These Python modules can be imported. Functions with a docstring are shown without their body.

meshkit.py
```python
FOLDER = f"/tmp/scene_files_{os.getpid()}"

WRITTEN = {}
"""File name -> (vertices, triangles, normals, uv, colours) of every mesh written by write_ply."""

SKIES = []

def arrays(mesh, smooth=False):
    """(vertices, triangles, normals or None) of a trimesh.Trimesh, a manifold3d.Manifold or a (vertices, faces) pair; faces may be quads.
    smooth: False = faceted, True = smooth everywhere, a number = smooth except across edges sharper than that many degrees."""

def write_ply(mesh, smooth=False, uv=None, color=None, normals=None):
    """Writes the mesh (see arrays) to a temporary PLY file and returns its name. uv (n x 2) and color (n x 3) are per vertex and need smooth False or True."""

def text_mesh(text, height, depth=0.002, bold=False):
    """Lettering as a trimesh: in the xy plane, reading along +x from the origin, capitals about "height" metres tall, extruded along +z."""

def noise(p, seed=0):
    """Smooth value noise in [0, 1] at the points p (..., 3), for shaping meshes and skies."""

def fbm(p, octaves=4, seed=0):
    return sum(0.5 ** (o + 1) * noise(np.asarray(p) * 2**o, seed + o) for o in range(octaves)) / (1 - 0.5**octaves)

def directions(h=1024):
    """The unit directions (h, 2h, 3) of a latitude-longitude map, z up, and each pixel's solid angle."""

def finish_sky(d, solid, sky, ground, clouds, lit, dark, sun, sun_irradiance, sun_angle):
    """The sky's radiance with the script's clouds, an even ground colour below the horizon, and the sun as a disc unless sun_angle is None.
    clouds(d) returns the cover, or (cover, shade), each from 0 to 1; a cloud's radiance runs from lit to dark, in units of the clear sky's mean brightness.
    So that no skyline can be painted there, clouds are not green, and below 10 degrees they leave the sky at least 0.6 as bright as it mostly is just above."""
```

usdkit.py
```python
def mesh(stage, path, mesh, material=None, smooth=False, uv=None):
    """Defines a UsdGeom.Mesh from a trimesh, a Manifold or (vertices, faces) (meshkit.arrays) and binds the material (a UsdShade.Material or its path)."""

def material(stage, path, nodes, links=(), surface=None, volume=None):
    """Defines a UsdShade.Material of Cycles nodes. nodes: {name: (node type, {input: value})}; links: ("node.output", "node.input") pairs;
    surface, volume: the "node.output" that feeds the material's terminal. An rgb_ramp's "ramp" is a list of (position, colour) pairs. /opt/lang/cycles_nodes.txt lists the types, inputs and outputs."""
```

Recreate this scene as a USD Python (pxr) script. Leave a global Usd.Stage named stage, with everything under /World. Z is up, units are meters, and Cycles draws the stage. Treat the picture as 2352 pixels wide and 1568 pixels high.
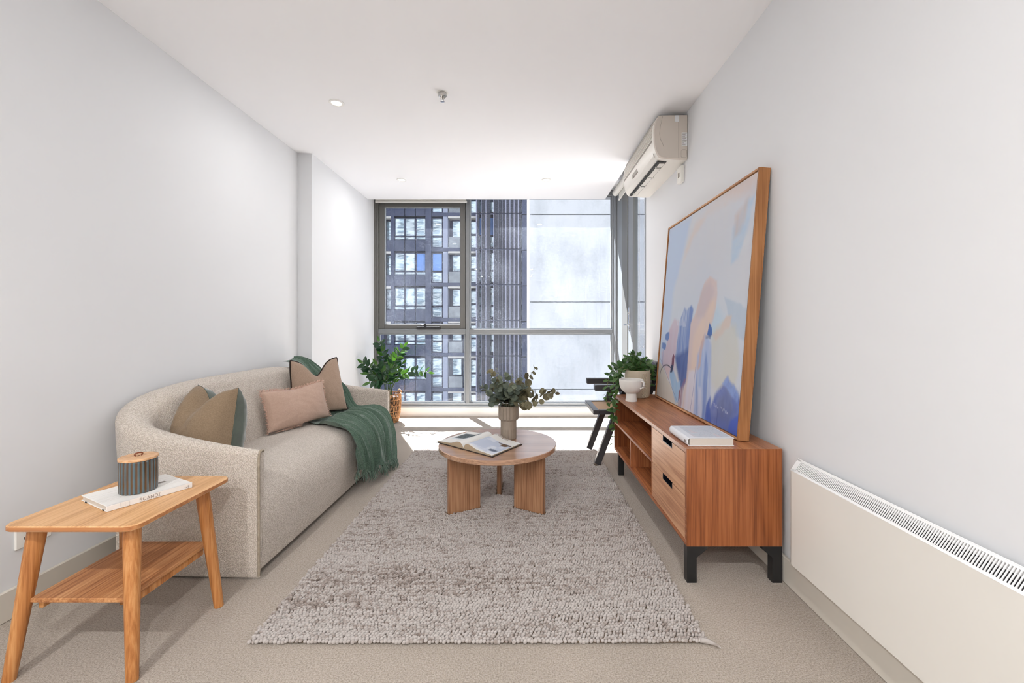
import math, random
import numpy as np
import trimesh
import shapely.geometry as sg
import meshkit, usdkit
from pxr import Gf, Sdf, Usd, UsdGeom, UsdLux, UsdShade, Vt

stage = Usd.Stage.CreateInMemory()
UsdGeom.SetStageUpAxis(stage, 'Z'); UsdGeom.SetStageMetersPerUnit(stage, 1.0)
UsdGeom.Xform.Define(stage, '/World'); UsdGeom.Scope.Define(stage, '/World/Looks')
rng = np.random.default_rng(7)
PI = math.pi

# ------------------------------------------------------------------ camera, sky, sun, exposure
EYE = 1.024                                   # lens height above the carpet; ceiling at 2.40
cam = UsdGeom.Camera.Define(stage, '/World/Camera')
cam.CreateHorizontalApertureAttr(36.0); cam.CreateVerticalApertureAttr(24.0)
cam.CreateFocalLengthAttr(15.03)
cam.CreateHorizontalApertureOffsetAttr(-0.398); cam.CreateVerticalApertureOffsetAttr(-0.551)
cam.CreateClippingRangeAttr(Gf.Vec2f(0.05, 500.0))
cam.AddTranslateOp().Set(Gf.Vec3d(0, 0, EYE)); cam.AddRotateXOp().Set(90.0)
cam.CreateExposureAttr(0.72)

SKY, SUN = .44, 7.3
sky = UsdLux.DomeLight.Define(stage, '/World/Sky'); sky.CreateIntensityAttr(1.0)
sky_m = usdkit.material(stage, '/World/Looks/sky', {
    'tc': ('texture_coordinate', {}), 'sep': ('separate_xyz', {}),
    'ramp': ('rgb_ramp', {'ramp': [(0.0, (.30, .31, .32)), (.495, (.50, .53, .56)), (.51, (.86, .93, 1.0)), (.62, (.62, .78, 1.0)), (1.0, (.30, .50, .92))]}),
    'mr': ('map_range', {'from_min': -1.0, 'from_max': 1.0}),
    'cl': ('noise_texture', {'scale': 3.0, 'detail': 5.0}),
    'cr': ('rgb_ramp', {'ramp': [(.0, (0, 0, 0)), (.5, (0, 0, 0)), (.68, (.7, .7, .7)), (1, (.7, .7, .7))]}),
    'mx': ('mix_color', {'b': (1.05, 1.05, 1.08)}),
    'bg': ('background_shader', {'strength': SKY})},
    [('tc.generated', 'sep.vector'), ('sep.z', 'mr.value'), ('mr.result', 'ramp.fac'), ('tc.generated', 'cl.vector'), ('cl.fac', 'cr.fac'),
     ('cr.color', 'mx.fac'), ('ramp.color', 'mx.a'), ('mx.result', 'bg.color')], surface='bg.background')
UsdShade.MaterialBindingAPI.Apply(sky.GetPrim()).Bind(sky_m)

SUN_DIR = np.array([.325, -.675, -1.0]); SUN_DIR /= np.linalg.norm(SUN_DIR)      # the way the sunlight travels
sun = UsdLux.DistantLight.Define(stage, '/World/Sun')
sun.CreateIntensityAttr(SUN); sun.CreateAngleAttr(0.6); sun.CreateNormalizeAttr(True); sun.CreateColorAttr(Gf.Vec3f(1.0, 1.0, 1.0))
_q = Gf.Rotation(Gf.Vec3d(0, 0, -1), Gf.Vec3d(*map(float, SUN_DIR)))
sun.AddOrientOp().Set(Gf.Quatf(_q.GetQuat()))

# ------------------------------------------------------------------ helpers: things, parts, names
_used = {}


def numbered(parent, name):
    k = _used.get((parent, name), 0); _used[(parent, name)] = k + 1
    return name if k == 0 else f'{name}_{k:03d}'


def put(prim, label=None, cat=None, group=None, kind=None):
    for key, v in (('label', label), ('category', cat), ('group', group), ('kind', kind)):
        if v: prim.SetCustomDataByKey(key, v)
    return prim


class Thing:
    def __init__(self, name, label=None, cat=None, loc=(0, 0, 0), rotz=0.0, group=None, kind=None, parent='/World'):
        self.path = f'{parent}/{numbered(parent, name)}'
        x = UsdGeom.Xform.Define(stage, self.path)
        if any(loc): x.AddTranslateOp().Set(Gf.Vec3d(*map(float, loc)))
        if rotz: x.AddRotateZOp().Set(float(rotz))
        self.x, self.loc, self.rot = x, np.array(loc, float), math.radians(rotz)
        put(x.GetPrim(), label, cat, group, kind)

    def part(self, name, m, mat, smooth=30, label=None, kind=None, world=False, xf=None, col=None):
        """A part as ONE mesh. world: the mesh is given in room coordinates and moved into the thing's own frame."""
        return mesh_prim(self.path, name, self.local(m) if world else m, mat, smooth, label, kind, xf, col)

    def local(self, m):
        m = tm(m).copy(); v = np.array(m.vertices) - self.loc
        c, s = math.cos(-self.rot), math.sin(-self.rot)
        m.vertices = np.stack([c * v[:, 0] - s * v[:, 1], s * v[:, 0] + c * v[:, 1], v[:, 2]], 1)
        return m


class Part:
    """A part that has sub-parts: path only."""
    def __init__(self, prim): self.path = str(prim.GetPath())
    def part(self, name, m, mat, smooth=30, label=None, kind=None, xf=None): return mesh_prim(self.path, name, m, mat, smooth, label, kind, xf)


def tm(m):
    if isinstance(m, trimesh.Trimesh): return m
    v, f, _ = meshkit.arrays(m); return trimesh.Trimesh(v, f, process=False)


def mesh_prim(parent, name, m, mat, smooth=30, label=None, kind=None, xf=None, col=None):
    path = f'{parent}/{numbered(parent, name)}'
    g = usdkit.mesh(stage, path, m, mat, smooth)
    if xf is not None: g.AddTransformOp().Set(Gf.Matrix4d(*np.asarray(xf, float).T.ravel().tolist()))
    if col is not None:
        UsdGeom.PrimvarsAPI(g).CreatePrimvar('paint', Sdf.ValueTypeNames.Color3fArray, 'vertex').Set(Vt.Vec3fArray.FromNumpy(np.asarray(col, np.float32)))
    put(g.GetPrim(), label, kind=kind)
    return g.GetPrim()


def single(name, m, mat, label, cat, smooth=30, group=None, kind=None):
    p = mesh_prim('/World', name, m, mat, smooth); put(p, label, cat, group, kind); return p


def struct(name, m, mat, label=None, cat=None, smooth=False):
    p = mesh_prim('/World', name, m, mat, smooth); put(p, label, cat, kind='structure'); return p


# ------------------------------------------------------------------ helpers: shapes
def cat_(*ms): return trimesh.util.concatenate([tm(m) for m in ms])


def box(x0, x1, y0, y1, z0, z1, b=0.0):
    """A box from corner to corner, its edges chamfered by b."""
    lo, hi = np.array([min(x0, x1), min(y0, y1), min(z0, z1)], float), np.array([max(x0, x1), max(y0, y1), max(z0, z1)], float)
    if b <= 0:
        m = trimesh.creation.box(hi - lo); m.apply_translation((lo + hi) / 2); return m
    b = min(b, (hi - lo).min() * .45); pts = []
    for i in (0, 1):
        for j in (0, 1):
            for k in (0, 1):
                c = np.array([(lo, hi)[i][0], (lo, hi)[j][1], (lo, hi)[k][2]]); s = np.array([1 - 2 * i, 1 - 2 * j, 1 - 2 * k]) * b
                for a in range(3):
                    p = c + s; p[a] = c[a]; pts.append(p)
    return trimesh.convex.convex_hull(np.array(pts))


def grid(P, closed_u=False, closed_v=False, flip=False):
    """P (n, m, 3) as a surface."""
    n, m = P.shape[:2]; nu, mv = (n if closed_u else n - 1), (m if closed_v else m - 1)
    i, j = np.meshgrid(np.arange(nu), np.arange(mv), indexing='ij')
    a, b_, c, d = i * m + j, ((i + 1) % n) * m + j, ((i + 1) % n) * m + (j + 1) % m, i * m + (j + 1) % m
    f = np.concatenate([np.stack([a, b_, c], -1).reshape(-1, 3), np.stack([a, c, d], -1).reshape(-1, 3)])
    return trimesh.Trimesh(P.reshape(-1, 3), f[:, ::-1] if flip else f, process=False)


def fix(m):
    m = tm(m); m = trimesh.Trimesh(m.vertices, m.faces, process=True)
    trimesh.repair.fix_normals(m); return m


def lathe(profile, n=48, squash=(1, 1)):
    """profile: (r, z) from the bottom up; caps where r reaches 0."""
    p = np.array(profile, float); t = np.arange(n) * 2 * PI / n
    P = np.stack([p[None, :, 0] * np.cos(t)[:, None] * squash[0], p[None, :, 0] * np.sin(t)[:, None] * squash[1], np.broadcast_to(p[:, 1], (n, len(p)))], -1)
    return grid(P, closed_u=True)


def frame_of(t):
    a = np.cross(t, np.where(np.abs(t[:, 2:]) < .9, [0, 0, 1.0], [1.0, 0, 0])); a /= np.linalg.norm(a, axis=1, keepdims=True) + 1e-12
    return a, np.cross(t, a)


def tube(pts, r, sides=8, cap=True):
    p = np.asarray(pts, float); r = np.broadcast_to(np.asarray(r, float), (len(p),))
    t = np.gradient(p, axis=0); t /= np.linalg.norm(t, axis=1, keepdims=True) + 1e-12
    a, b_ = frame_of(t); w = np.arange(sides) * 2 * PI / sides
    P = p[:, None] + r[:, None, None] * (np.cos(w)[None, :, None] * a[:, None] + np.sin(w)[None, :, None] * b_[:, None])
    m = grid(P, closed_v=True, flip=False)
    if cap:
        v = np.vstack([m.vertices, p[:1], p[-1:]]); k = len(m.vertices); e = (len(p) - 1) * sides; s = np.arange(sides)
        f = np.vstack([m.faces, np.stack([np.full(sides, k), s, (s + 1) % sides], 1), np.stack([np.full(sides, k + 1), e + (s + 1) % sides, e + s], 1)])
        m = trimesh.Trimesh(v, f, process=False)
    return m


def spline(pts, n=24):
    from scipy.interpolate import CubicSpline
    p = np.asarray(pts, float); d = np.r_[0, np.cumsum(np.linalg.norm(np.diff(p, axis=0), axis=1))]
    return CubicSpline(d, p)(np.linspace(0, d[-1], n))


def bar(p0, p1, w, t, up=(0, 0, 1), b=0.002):
    """A rectangular bar from p0 to p1: w across, t along 'up' made square to the bar."""
    p0, p1, up = (np.asarray(x, float) for x in (p0, p1, up)); d = p1 - p0; L = np.linalg.norm(d); d /= L
    s = np.cross(d, up); s /= np.linalg.norm(s); u = np.cross(s, d)
    m = box(-w / 2, w / 2, 0, L, -t / 2, t / 2, b); v = m.vertices
    m.vertices = p0 + v[:, :1] * s + v[:, 1:2] * d + v[:, 2:] * u
    return m


def extrude(poly, h, b=0.0):
    """A shapely polygon (or points) raised along z from 0 to h, its rims chamfered by b."""
    if not hasattr(poly, 'area'): poly = sg.Polygon(poly)
    if b <= 0: return trimesh.creation.extrude_polygon(poly, h, engine='earcut')
    import manifold3d as m3
    cs = lambda q: m3.CrossSection([np.array(q.exterior.coords)[:-1]] + [np.array(r.coords)[:-1] for r in q.interiors], m3.FillRule.EvenOdd)
    parts = []
    for o, z0, z1 in ((-b, 0, h), (0, b, h - b)):
        q = poly.buffer(o, join_style=1) if o else poly
        parts.append(m3.Manifold.extrude(cs(q), z1 - z0).translate([0, 0, z0]))
    v = np.array(poly.exterior.coords)
    inner = np.array(poly.buffer(-b).exterior.coords)
    if len(poly.interiors) == 0 and poly.convex_hull.area - poly.area < 1e-6:
        return trimesh.convex.convex_hull(np.vstack([np.c_[v, np.full(len(v), b)], np.c_[v, np.full(len(v), h - b)], np.c_[inner, np.zeros(len(inner))], np.c_[inner, np.full(len(inner), h)]]))
    return tm((parts[0] + parts[1]))


def place(m, M3=None, at=(0, 0, 0)):
    m = tm(m).copy()
    if M3 is not None: m.vertices = m.vertices @ np.asarray(M3, float).T
    m.apply_translation(at); return m


def rounded(w, h, r, n=6):
    return sg.box(-w / 2 + r, -h / 2 + r, w / 2 - r, h / 2 - r).buffer(r, quad_segs=n)


def lumpy(m, amp, scale, seed=0):
    m = tm(m); n = np.array(m.vertex_normals); v = np.array(m.vertices)
    m.vertices = v + n * ((meshkit.fbm(v * scale, 3, seed) - .5) * 2 * amp)[:, None]; return m


def leaf_mesh(L, W, curl=.15, fold=.12, n=6, tip=.6, width=lambda s: np.sin(PI * s ** .85)):
    """A leaf in its own frame: base at the origin, along +x, upper face +z."""
    s = np.linspace(0, 1, n); hw = W / 2 * np.maximum(width(s), 0.02); z = -curl * L * s ** 2
    P = np.stack([np.stack([s * L, -hw, z + fold * hw * 1.0], -1), np.stack([s * L, 0 * s, z], -1), np.stack([s * L, hw, z + fold * hw * 1.0], -1)], 1)
    th = .0006
    top = grid(P); v = np.vstack([top.vertices, top.vertices - [0, 0, th]]); k = len(top.vertices)
    f = np.vstack([top.faces, top.faces[:, ::-1] + k])
    return trimesh.Trimesh(v, f, process=False)


def aim(d, up=(0, 0, 1), at=(0, 0, 0), scale=1.0):
    """4x4 taking +x to d, +z near 'up'."""
    d = np.asarray(d, float); d = d / np.linalg.norm(d); up = np.asarray(up, float)
    y = np.cross(up, d)
    if np.linalg.norm(y) < 1e-3: y = np.cross([0.3, 1, 0.1], d)
    y /= np.linalg.norm(y); z = np.cross(d, y); M = np.eye(4)
    M[:3, 0], M[:3, 1], M[:3, 2], M[:3, 3] = d * scale, y * scale, z * scale, at
    return M


def moved(m, M4):
    m = tm(m).copy(); m.vertices = m.vertices @ M4[:3, :3].T + M4[:3, 3]; return m


# ------------------------------------------------------------------ materials
MAT = {}


def mat(name, nodes, links, surface):
    MAT[name] = usdkit.material(stage, f'/World/Looks/{name}', nodes, links, surface=surface); return MAT[name]


def plain(name, c, rough=.5, metal=0.0, spec=.5, bump=0.0, bscale=200.0, coat=0.0, sheen=0.0, var=0.0, vscale=6.0, c2=None):
    """One colour, with optional fine relief and slow tonal variation."""
    nodes = {'p': ('principled_bsdf', {'base_color': c, 'roughness': rough, 'metallic': metal, 'specular_ior_level': spec, 'coat_weight': coat, 'sheen_weight': sheen}),
             'tc': ('texture_coordinate', {})}
    links = []
    if bump:
        nodes['n'] = ('noise_texture', {'scale': bscale, 'detail': 3.0}); nodes['b'] = ('bump', {'strength': bump, 'distance': .002})
        links += [('tc.object', 'n.vector'), ('n.fac', 'b.height'), ('b.normal', 'p.normal')]
    if var:
        c2 = c2 or tuple(x * (1 - var) for x in c)
        nodes['v'] = ('noise_texture', {'scale': vscale, 'detail': 4.0}); nodes['r'] = ('rgb_ramp', {'ramp': [(.3, c2), (.7, c)]})
        links += [('tc.object', 'v.vector'), ('v.fac', 'r.fac'), ('r.color', 'p.base_color')]
    return mat(name, nodes, links, 'p.BSDF')


def wood(name, c_light, c_mid, c_dark, axis='x', ring=9.0, fine=140.0, rough=.45, coat=0.0, off=(0, 0, 0), cross=1.0, coat_ior=1.5):
    """Timber with the grain along an axis of the object: fine pores and slow cathedral bands."""
    k = 'xyz'.index(axis)
    s1 = [fine] * 3; s1[k] = fine * .022
    s2 = [ring * cross] * 3; s2[k] = ring * .12
    nodes = {'tc': ('texture_coordinate', {}), 'm1': ('mapping', {'scale': tuple(s1), 'location': off}), 'm2': ('mapping', {'scale': tuple(s2), 'location': off}),
             'n1': ('noise_texture', {'scale': 1.0, 'detail': 4.0, 'roughness': .6}), 'n2': ('noise_texture', {'scale': 1.0, 'detail': 2.0, 'distortion': .25}),
             'k': ('math', {'math_type': 'multiply', 'value2': 30.0}), 's': ('math', {'math_type': 'sine'}),
             'h': ('math', {'math_type': 'multiply_add', 'value2': .075, 'value3': -.0375}), 'a': ('math', {'math_type': 'add'}),
             'r': ('rgb_ramp', {'ramp': [(.28, c_dark), (.47, c_mid), (.66, c_light)]}),
             'b': ('bump', {'strength': .12, 'distance': .001}),
             'p': ('principled_bsdf', {'roughness': rough, 'coat_weight': coat, 'coat_roughness': .22, 'coat_ior': coat_ior, 'specular_ior_level': .4})}
    links = [('tc.object', 'm1.vector'), ('tc.object', 'm2.vector'), ('m1.vector', 'n1.vector'), ('m2.vector', 'n2.vector'), ('n2.fac', 'k.value1'), ('k.value', 's.value1'),
             ('s.value', 'h.value1'), ('h.value', 'a.value1'), ('n1.fac', 'a.value2'), ('a.value', 'r.fac'), ('r.color', 'p.base_color'), ('n1.fac', 'b.height'), ('b.normal', 'p.normal')]
    return mat(name, nodes, links, 'p.BSDF')


def cloth(name, c, c2, weave=900.0, bump=.25, var=40.0, rough=.9, sheen=.15, stretch=(1, 1, 1)):
    """Woven cloth: two tones mixed by slub noise, fine thread relief."""
    nodes = {'tc': ('texture_coordinate', {}), 'm': ('mapping', {'scale': stretch}), 'n': ('noise_texture', {'scale': var, 'detail': 6.0, 'roughness': .7}),
             'w': ('noise_texture', {'scale': weave, 'detail': 1.0}), 'r': ('rgb_ramp', {'ramp': [(.33, c2), (.66, c)]}), 'b': ('bump', {'strength': bump, 'distance': .001}),
             'p': ('principled_bsdf', {'roughness': rough, 'sheen_weight': sheen, 'specular_ior_level': .15})}
    links = [('tc.object', 'm.vector'), ('m.vector', 'n.vector'), ('m.vector', 'w.vector'), ('n.fac', 'r.fac'), ('r.color', 'p.base_color'), ('w.fac', 'b.height'), ('b.normal', 'p.normal')]
    return mat(name, nodes, links, 'p.BSDF')


def leafy(name, c, c2, rough=.3, trans=.3, spec=.5, tcol=None):
    nodes = {'tc': ('texture_coordinate', {}), 'n': ('noise_texture', {'scale': 28.0, 'detail': 3.0}), 'r': ('rgb_ramp', {'ramp': [(.35, c2), (.65, c)]}),
             'p': ('principled_bsdf', {'roughness': rough, 'specular_ior_level': spec}), 't': ('translucent_bsdf', {'color': tcol or tuple(min(1, 2.2 * x) for x in c)}), 'm': ('mix_closure', {'fac': trans})}
    return mat(name, nodes, [('tc.object', 'n.vector'), ('n.fac', 'r.fac'), ('r.color', 'p.base_color'), ('p.BSDF', 'm.closure1'), ('t.BSDF', 'm.closure2')], 'm.closure')


def painted(name, rough=.7, bump=.1, bscale=600.0):
    """Colour printed or painted on the surface: read from the mesh's own primvar."""
    return mat(name, {'a': ('attribute', {'attribute': 'paint'}), 'tc': ('texture_coordinate', {}), 'n': ('noise_texture', {'scale': bscale, 'detail': 2.0}), 'b': ('bump', {'strength': bump, 'distance': .001}),
                      'p': ('principled_bsdf', {'roughness': rough, 'specular_ior_level': .25})},
               [('a.color', 'p.base_color'), ('tc.object', 'n.vector'), ('n.fac', 'b.height'), ('b.normal', 'p.normal')], 'p.BSDF')


def glow(name, c, strength): return mat(name, {'e': ('emission', {'color': c, 'strength': strength})}, [], 'e.emission')


def srgb(r, g, b): return tuple(((x / 255) / 12.92 if x <= 10.3 else ((x / 255 + .055) / 1.055) ** 2.4) for x in (r, g, b))

# ------------------------------------------------------------------ the room
plain('wall_paint', srgb(226, 227, 229), .85, spec=.2, bump=.03, bscale=90.0)
plain('ceiling_paint', srgb(244, 244, 246), .9, spec=.1, bump=.02, bscale=90.0)
plain('trim_paint', srgb(214, 208, 197), .45, spec=.4)
plain('sill_paint', srgb(232, 229, 224), .55, spec=.3)
mat('carpet', {'tc': ('texture_coordinate', {}), 'n': ('noise_texture', {'scale': 500.0, 'detail': 3.0, 'roughness': .7}), 'v': ('noise_texture', {'scale': 2.2, 'detail': 4.0}),
               'n2': ('noise_texture', {'scale': 200.0, 'detail': 2.0}), 'ad': ('math', {'math_type': 'add'}), 'hf': ('math', {'math_type': 'multiply', 'value2': .5}),
               'r': ('rgb_ramp', {'ramp': [(.32, srgb(134, 122, 110)), (.5, srgb(182, 170, 157)), (.68, srgb(210, 200, 188))]}),
               'r2': ('rgb_ramp', {'ramp': [(.3, (.86, .86, .86)), (.7, (1, 1, 1))]}), 'mx': ('mix_color', {'blend_type': 'multiply', 'fac': 1.0}),
               'b': ('bump', {'strength': .9, 'distance': .004}), 'p': ('principled_bsdf', {'roughness': 1.0, 'specular_ior_level': .05, 'sheen_weight': .15})},
    [('tc.object', 'n.vector'), ('tc.object', 'v.vector'), ('tc.object', 'n2.vector'), ('n.fac', 'ad.value1'), ('n2.fac', 'ad.value2'), ('ad.value', 'hf.value1'), ('hf.value', 'r.fac'),
     ('v.fac', 'r2.fac'), ('r.color', 'mx.a'), ('r2.color', 'mx.b'), ('mx.result', 'p.base_color'), ('hf.value', 'b.height'), ('b.normal', 'p.normal')], 'p.BSDF')

XL, XN, XR = -1.80, -1.69, 1.054          # left wall, its nib by the window, right wall
YB, YC, YW = -3.4, 4.66, 4.84             # wall behind the camera, edge of the ceiling, wall under the window
YD = 3.675                                # where the right wall gives way to the glazed door
ZC = 2.40

struct('floor', box(XL - .12, XR + .14, YB - .1, YW + .1, -.12, 0), MAT['carpet'], 'beige cut pile carpet covering the whole floor', 'carpet')
# the ceiling stops short of the glazing and leaves a pocket for the roller blinds
ceil = [box(XL - .12, .89, YB - .1, YC, ZC, ZC + .05), box(.89, XR + .1, YB - .1, 3.45, ZC, ZC + .05),
        box(XL - .12, XR + .14, YB - .1, YW + .3, ZC + .20, ZC + .3), box(XL - .12, .888, YC - .024, YC - .004, ZC + .02, ZC + .21), box(.866, .887, 3.44, YC - .004, ZC + .02, ZC + .21), box(.866, XR + .1, 3.42, 3.447, ZC + .02, ZC + .21)]
struct('ceiling', cat_(*ceil), MAT['ceiling_paint'], 'smooth white plaster ceiling with blind pocket along the glazing', 'ceiling')
struct('wall_left', cat_(box(XL - .12, XL, YB, 3.42, 0, ZC + .2), box(XL - .12, XN, 3.416, YW + .2, 0, ZC + .2)), MAT['wall_paint'], 'long off-white wall behind the sofa, stepping out before the window', 'wall')
struct('wall_right', box(XR, XR + .14, YB, YD, 0, ZC + .2), MAT['wall_paint'], 'off-white wall with the air conditioner, painting and panel heater', 'wall')
struct('wall_rear', box(XL - .12, XR + .14, YB - .1, YB, 0, ZC + .2), MAT['wall_paint'], 'plain off-white wall behind the camera', 'wall')
struct('wall_back', box(XN, XR, YW, YW + .16, 0, .105), MAT['sill_paint'], 'low cream upstand below the big window', 'wall')
BH = .105
struct('baseboard_left', cat_(box(XL, XL + .014, YB, 3.416, 0, BH, .003), box(XN, XN + .014, 3.416, YW, 0, BH, .003), box(XL, XN + .014, 3.402, 3.416, 0, BH, .003)), MAT['trim_paint'], 'painted skirting board along the left wall', 'baseboard')
struct('baseboard_right', box(XR - .014, XR, YB, YD, 0, BH, .003), MAT['trim_paint'], 'painted skirting board under the panel heater', 'baseboard')

# ---- window glass: clear, with dust on it
mat('pane', {'lw': ('layer_weight', {'blend': .5}), 'pw': ('math', {'math_type': 'power', 'value2': 4.5}), 'f': ('math', {'math_type': 'multiply_add', 'value2': .75, 'value3': .022}),
             't': ('transparent_bsdf', {'color': (.95, .97, 1.0)}), 'g': ('glossy_bsdf', {'color': (1, 1, 1), 'roughness': .0}), 'm': ('mix_closure', {})},
    [('lw.facing', 'pw.value1'), ('pw.value', 'f.value1'), ('f.value', 'm.fac'), ('t.BSDF', 'm.closure1'), ('g.BSDF', 'm.closure2')], 'm.closure')
def dust(name, amount, seed):
    """The dust on the outside of a pane: a film of specks, thicker in drifts."""
    nodes = {'tc': ('texture_coordinate', {}), 't': ('transparent_bsdf', {'color': (1, 1, 1)}), 'v': ('voronoi_texture', {'scale': 150.0}), 'lt': ('math', {'math_type': 'less_than', 'value2': .33}),
             'mp': ('mapping', {'location': (seed, 0, seed)}), 'n': ('noise_texture', {'scale': 1.7, 'detail': 3.0}), 'sr': ('map_range', {'from_min': .36, 'from_max': .66, 'clamp': True}),
             'wn': ('separate_color', {}), 'gt': ('math', {'math_type': 'less_than'}), 'mu': ('math', {'math_type': 'multiply'}), 'add': ('math', {'math_type': 'multiply_add', 'value2': .012, 'value3': .002}), 'sum': ('math', {'math_type': 'multiply_add', 'value2': amount}),
             'd': ('translucent_bsdf', {'color': (.82, .86, .95)}), 'o': ('mix_closure', {})}
    links = [('tc.object', 'v.vector'), ('v.distance', 'lt.value1'), ('tc.object', 'mp.vector'), ('mp.vector', 'n.vector'), ('n.fac', 'sr.value'), ('v.color', 'wn.color'), ('wn.r', 'gt.value1'), ('sr.result', 'gt.value2'),
             ('lt.value', 'mu.value1'), ('gt.value', 'mu.value2'), ('sr.result', 'add.value1'), ('mu.value', 'sum.value1'), ('add.value', 'sum.value3'), ('t.BSDF', 'o.closure1'), ('d.BSDF', 'o.closure2'), ('sum.value', 'o.fac')]
    return mat(name, nodes, links, 'o.closure')


dust('dust_heavy', .13, 3.7); dust('dust_light', .065, 11.3)
def film(x0, x1, y, z0, z1): return grid(np.array([[(x0, y, z0), (x0, y, z1)], [(x1, y, z0), (x1, y, z1)]], float))
plain('alu', srgb(128, 131, 134), .38, metal=.0, spec=.5)
plain('alu_light', srgb(146, 151, 156), .35, spec=.5)
plain('alu_dark', srgb(104, 103, 100), .4, spec=.5)
plain('black_plastic', (.012, .012, .014), .4)
plain('rubber', (.02, .02, .02), .7)
plain('chrome', (.75, .75, .76), .18, metal=1.0)
plain('blind_white', srgb(232, 230, 224), .7, bump=.05, bscale=500.0)
plain('white_plastic', srgb(238, 236, 230), .4)

ZB, ZT = .105, 2.55                        # window opening
XM = -.632                                 # the mullion
YF = YW + .005                             # room face of the frame
D_ = .11                                   # frame depth
w = Thing('window_1', 'large aluminium framed window with one awning sash at upper left', 'window', (XN, YW, ZB), kind='structure')
W = lambda n, m, mt='alu', **k: w.part(n, m, MAT[mt], world=True, **k)
W('frame', cat_(box(XN - .04, XN + .045, YF, YF + D_, ZB, ZT, .004), box(XN - .04, XN + .02, YF - .012, YF + .02, ZB, ZT, .003)), 'alu_dark')
W('frame', box(XR - .045, XR + .0, YF, YF + D_, ZB, ZT, .004), 'alu_light')
W('sill', cat_(box(XN + .045, XR - .045, YF, YF + D_, ZB, ZB + .046, .004), box(XN + .0, XR, YF - .018, YF + .03, ZB - .004, ZB + .016, .003)), 'alu_light')
W('head', box(XN, XR, YF, YF + D_, ZT - .05, ZT, .004))
W('mullion', cat_(box(XM - .021, XM + .021, YF, YF + D_, ZB + .046, ZT - .05, .004), box(XM - .030, XM - .021, YF + .03, YF + D_, ZB + .046, ZT - .05, .002)))
ZTR0, ZTR1 = .935, .985
W('transom', box(XN + .045, XM - .021, YF, YF + D_, ZTR0, ZTR1, .004))
W('transom', box(XM + .021, XR - .045, YF, YF + D_, ZTR0, ZTR1, .004))
for x0, x1, z0, z1, gl in ((XN + .045, XM - .03, ZB + .046, ZTR0, 'dust_light'), (XM + .021, XR - .045, ZB + .046, ZTR0, 'dust_light'), (XM + .021, XR - .045, ZTR1, ZT - .05, 'dust_heavy')):
    W('pane', box(x0, x1, YF + .06, YF + .066, z0, z1), 'pane', smooth=False); W('dust', film(x0, x1, YF + .0665, z0, z1), gl, smooth=False)
    b_ = .012
    W('glazing_bead', cat_(box(x0, x0 + b_, YF + .03, YF + .06, z0, z1), box(x1 - b_, x1, YF + .03, YF + .06, z0, z1), box(x0 + b_, x1 - b_, YF + .03, YF + .06, z0, z0 + b_), box(x0 + b_, x1 - b_, YF + .03, YF + .06, z1 - b_, z1)), 'alu_light')
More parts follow.
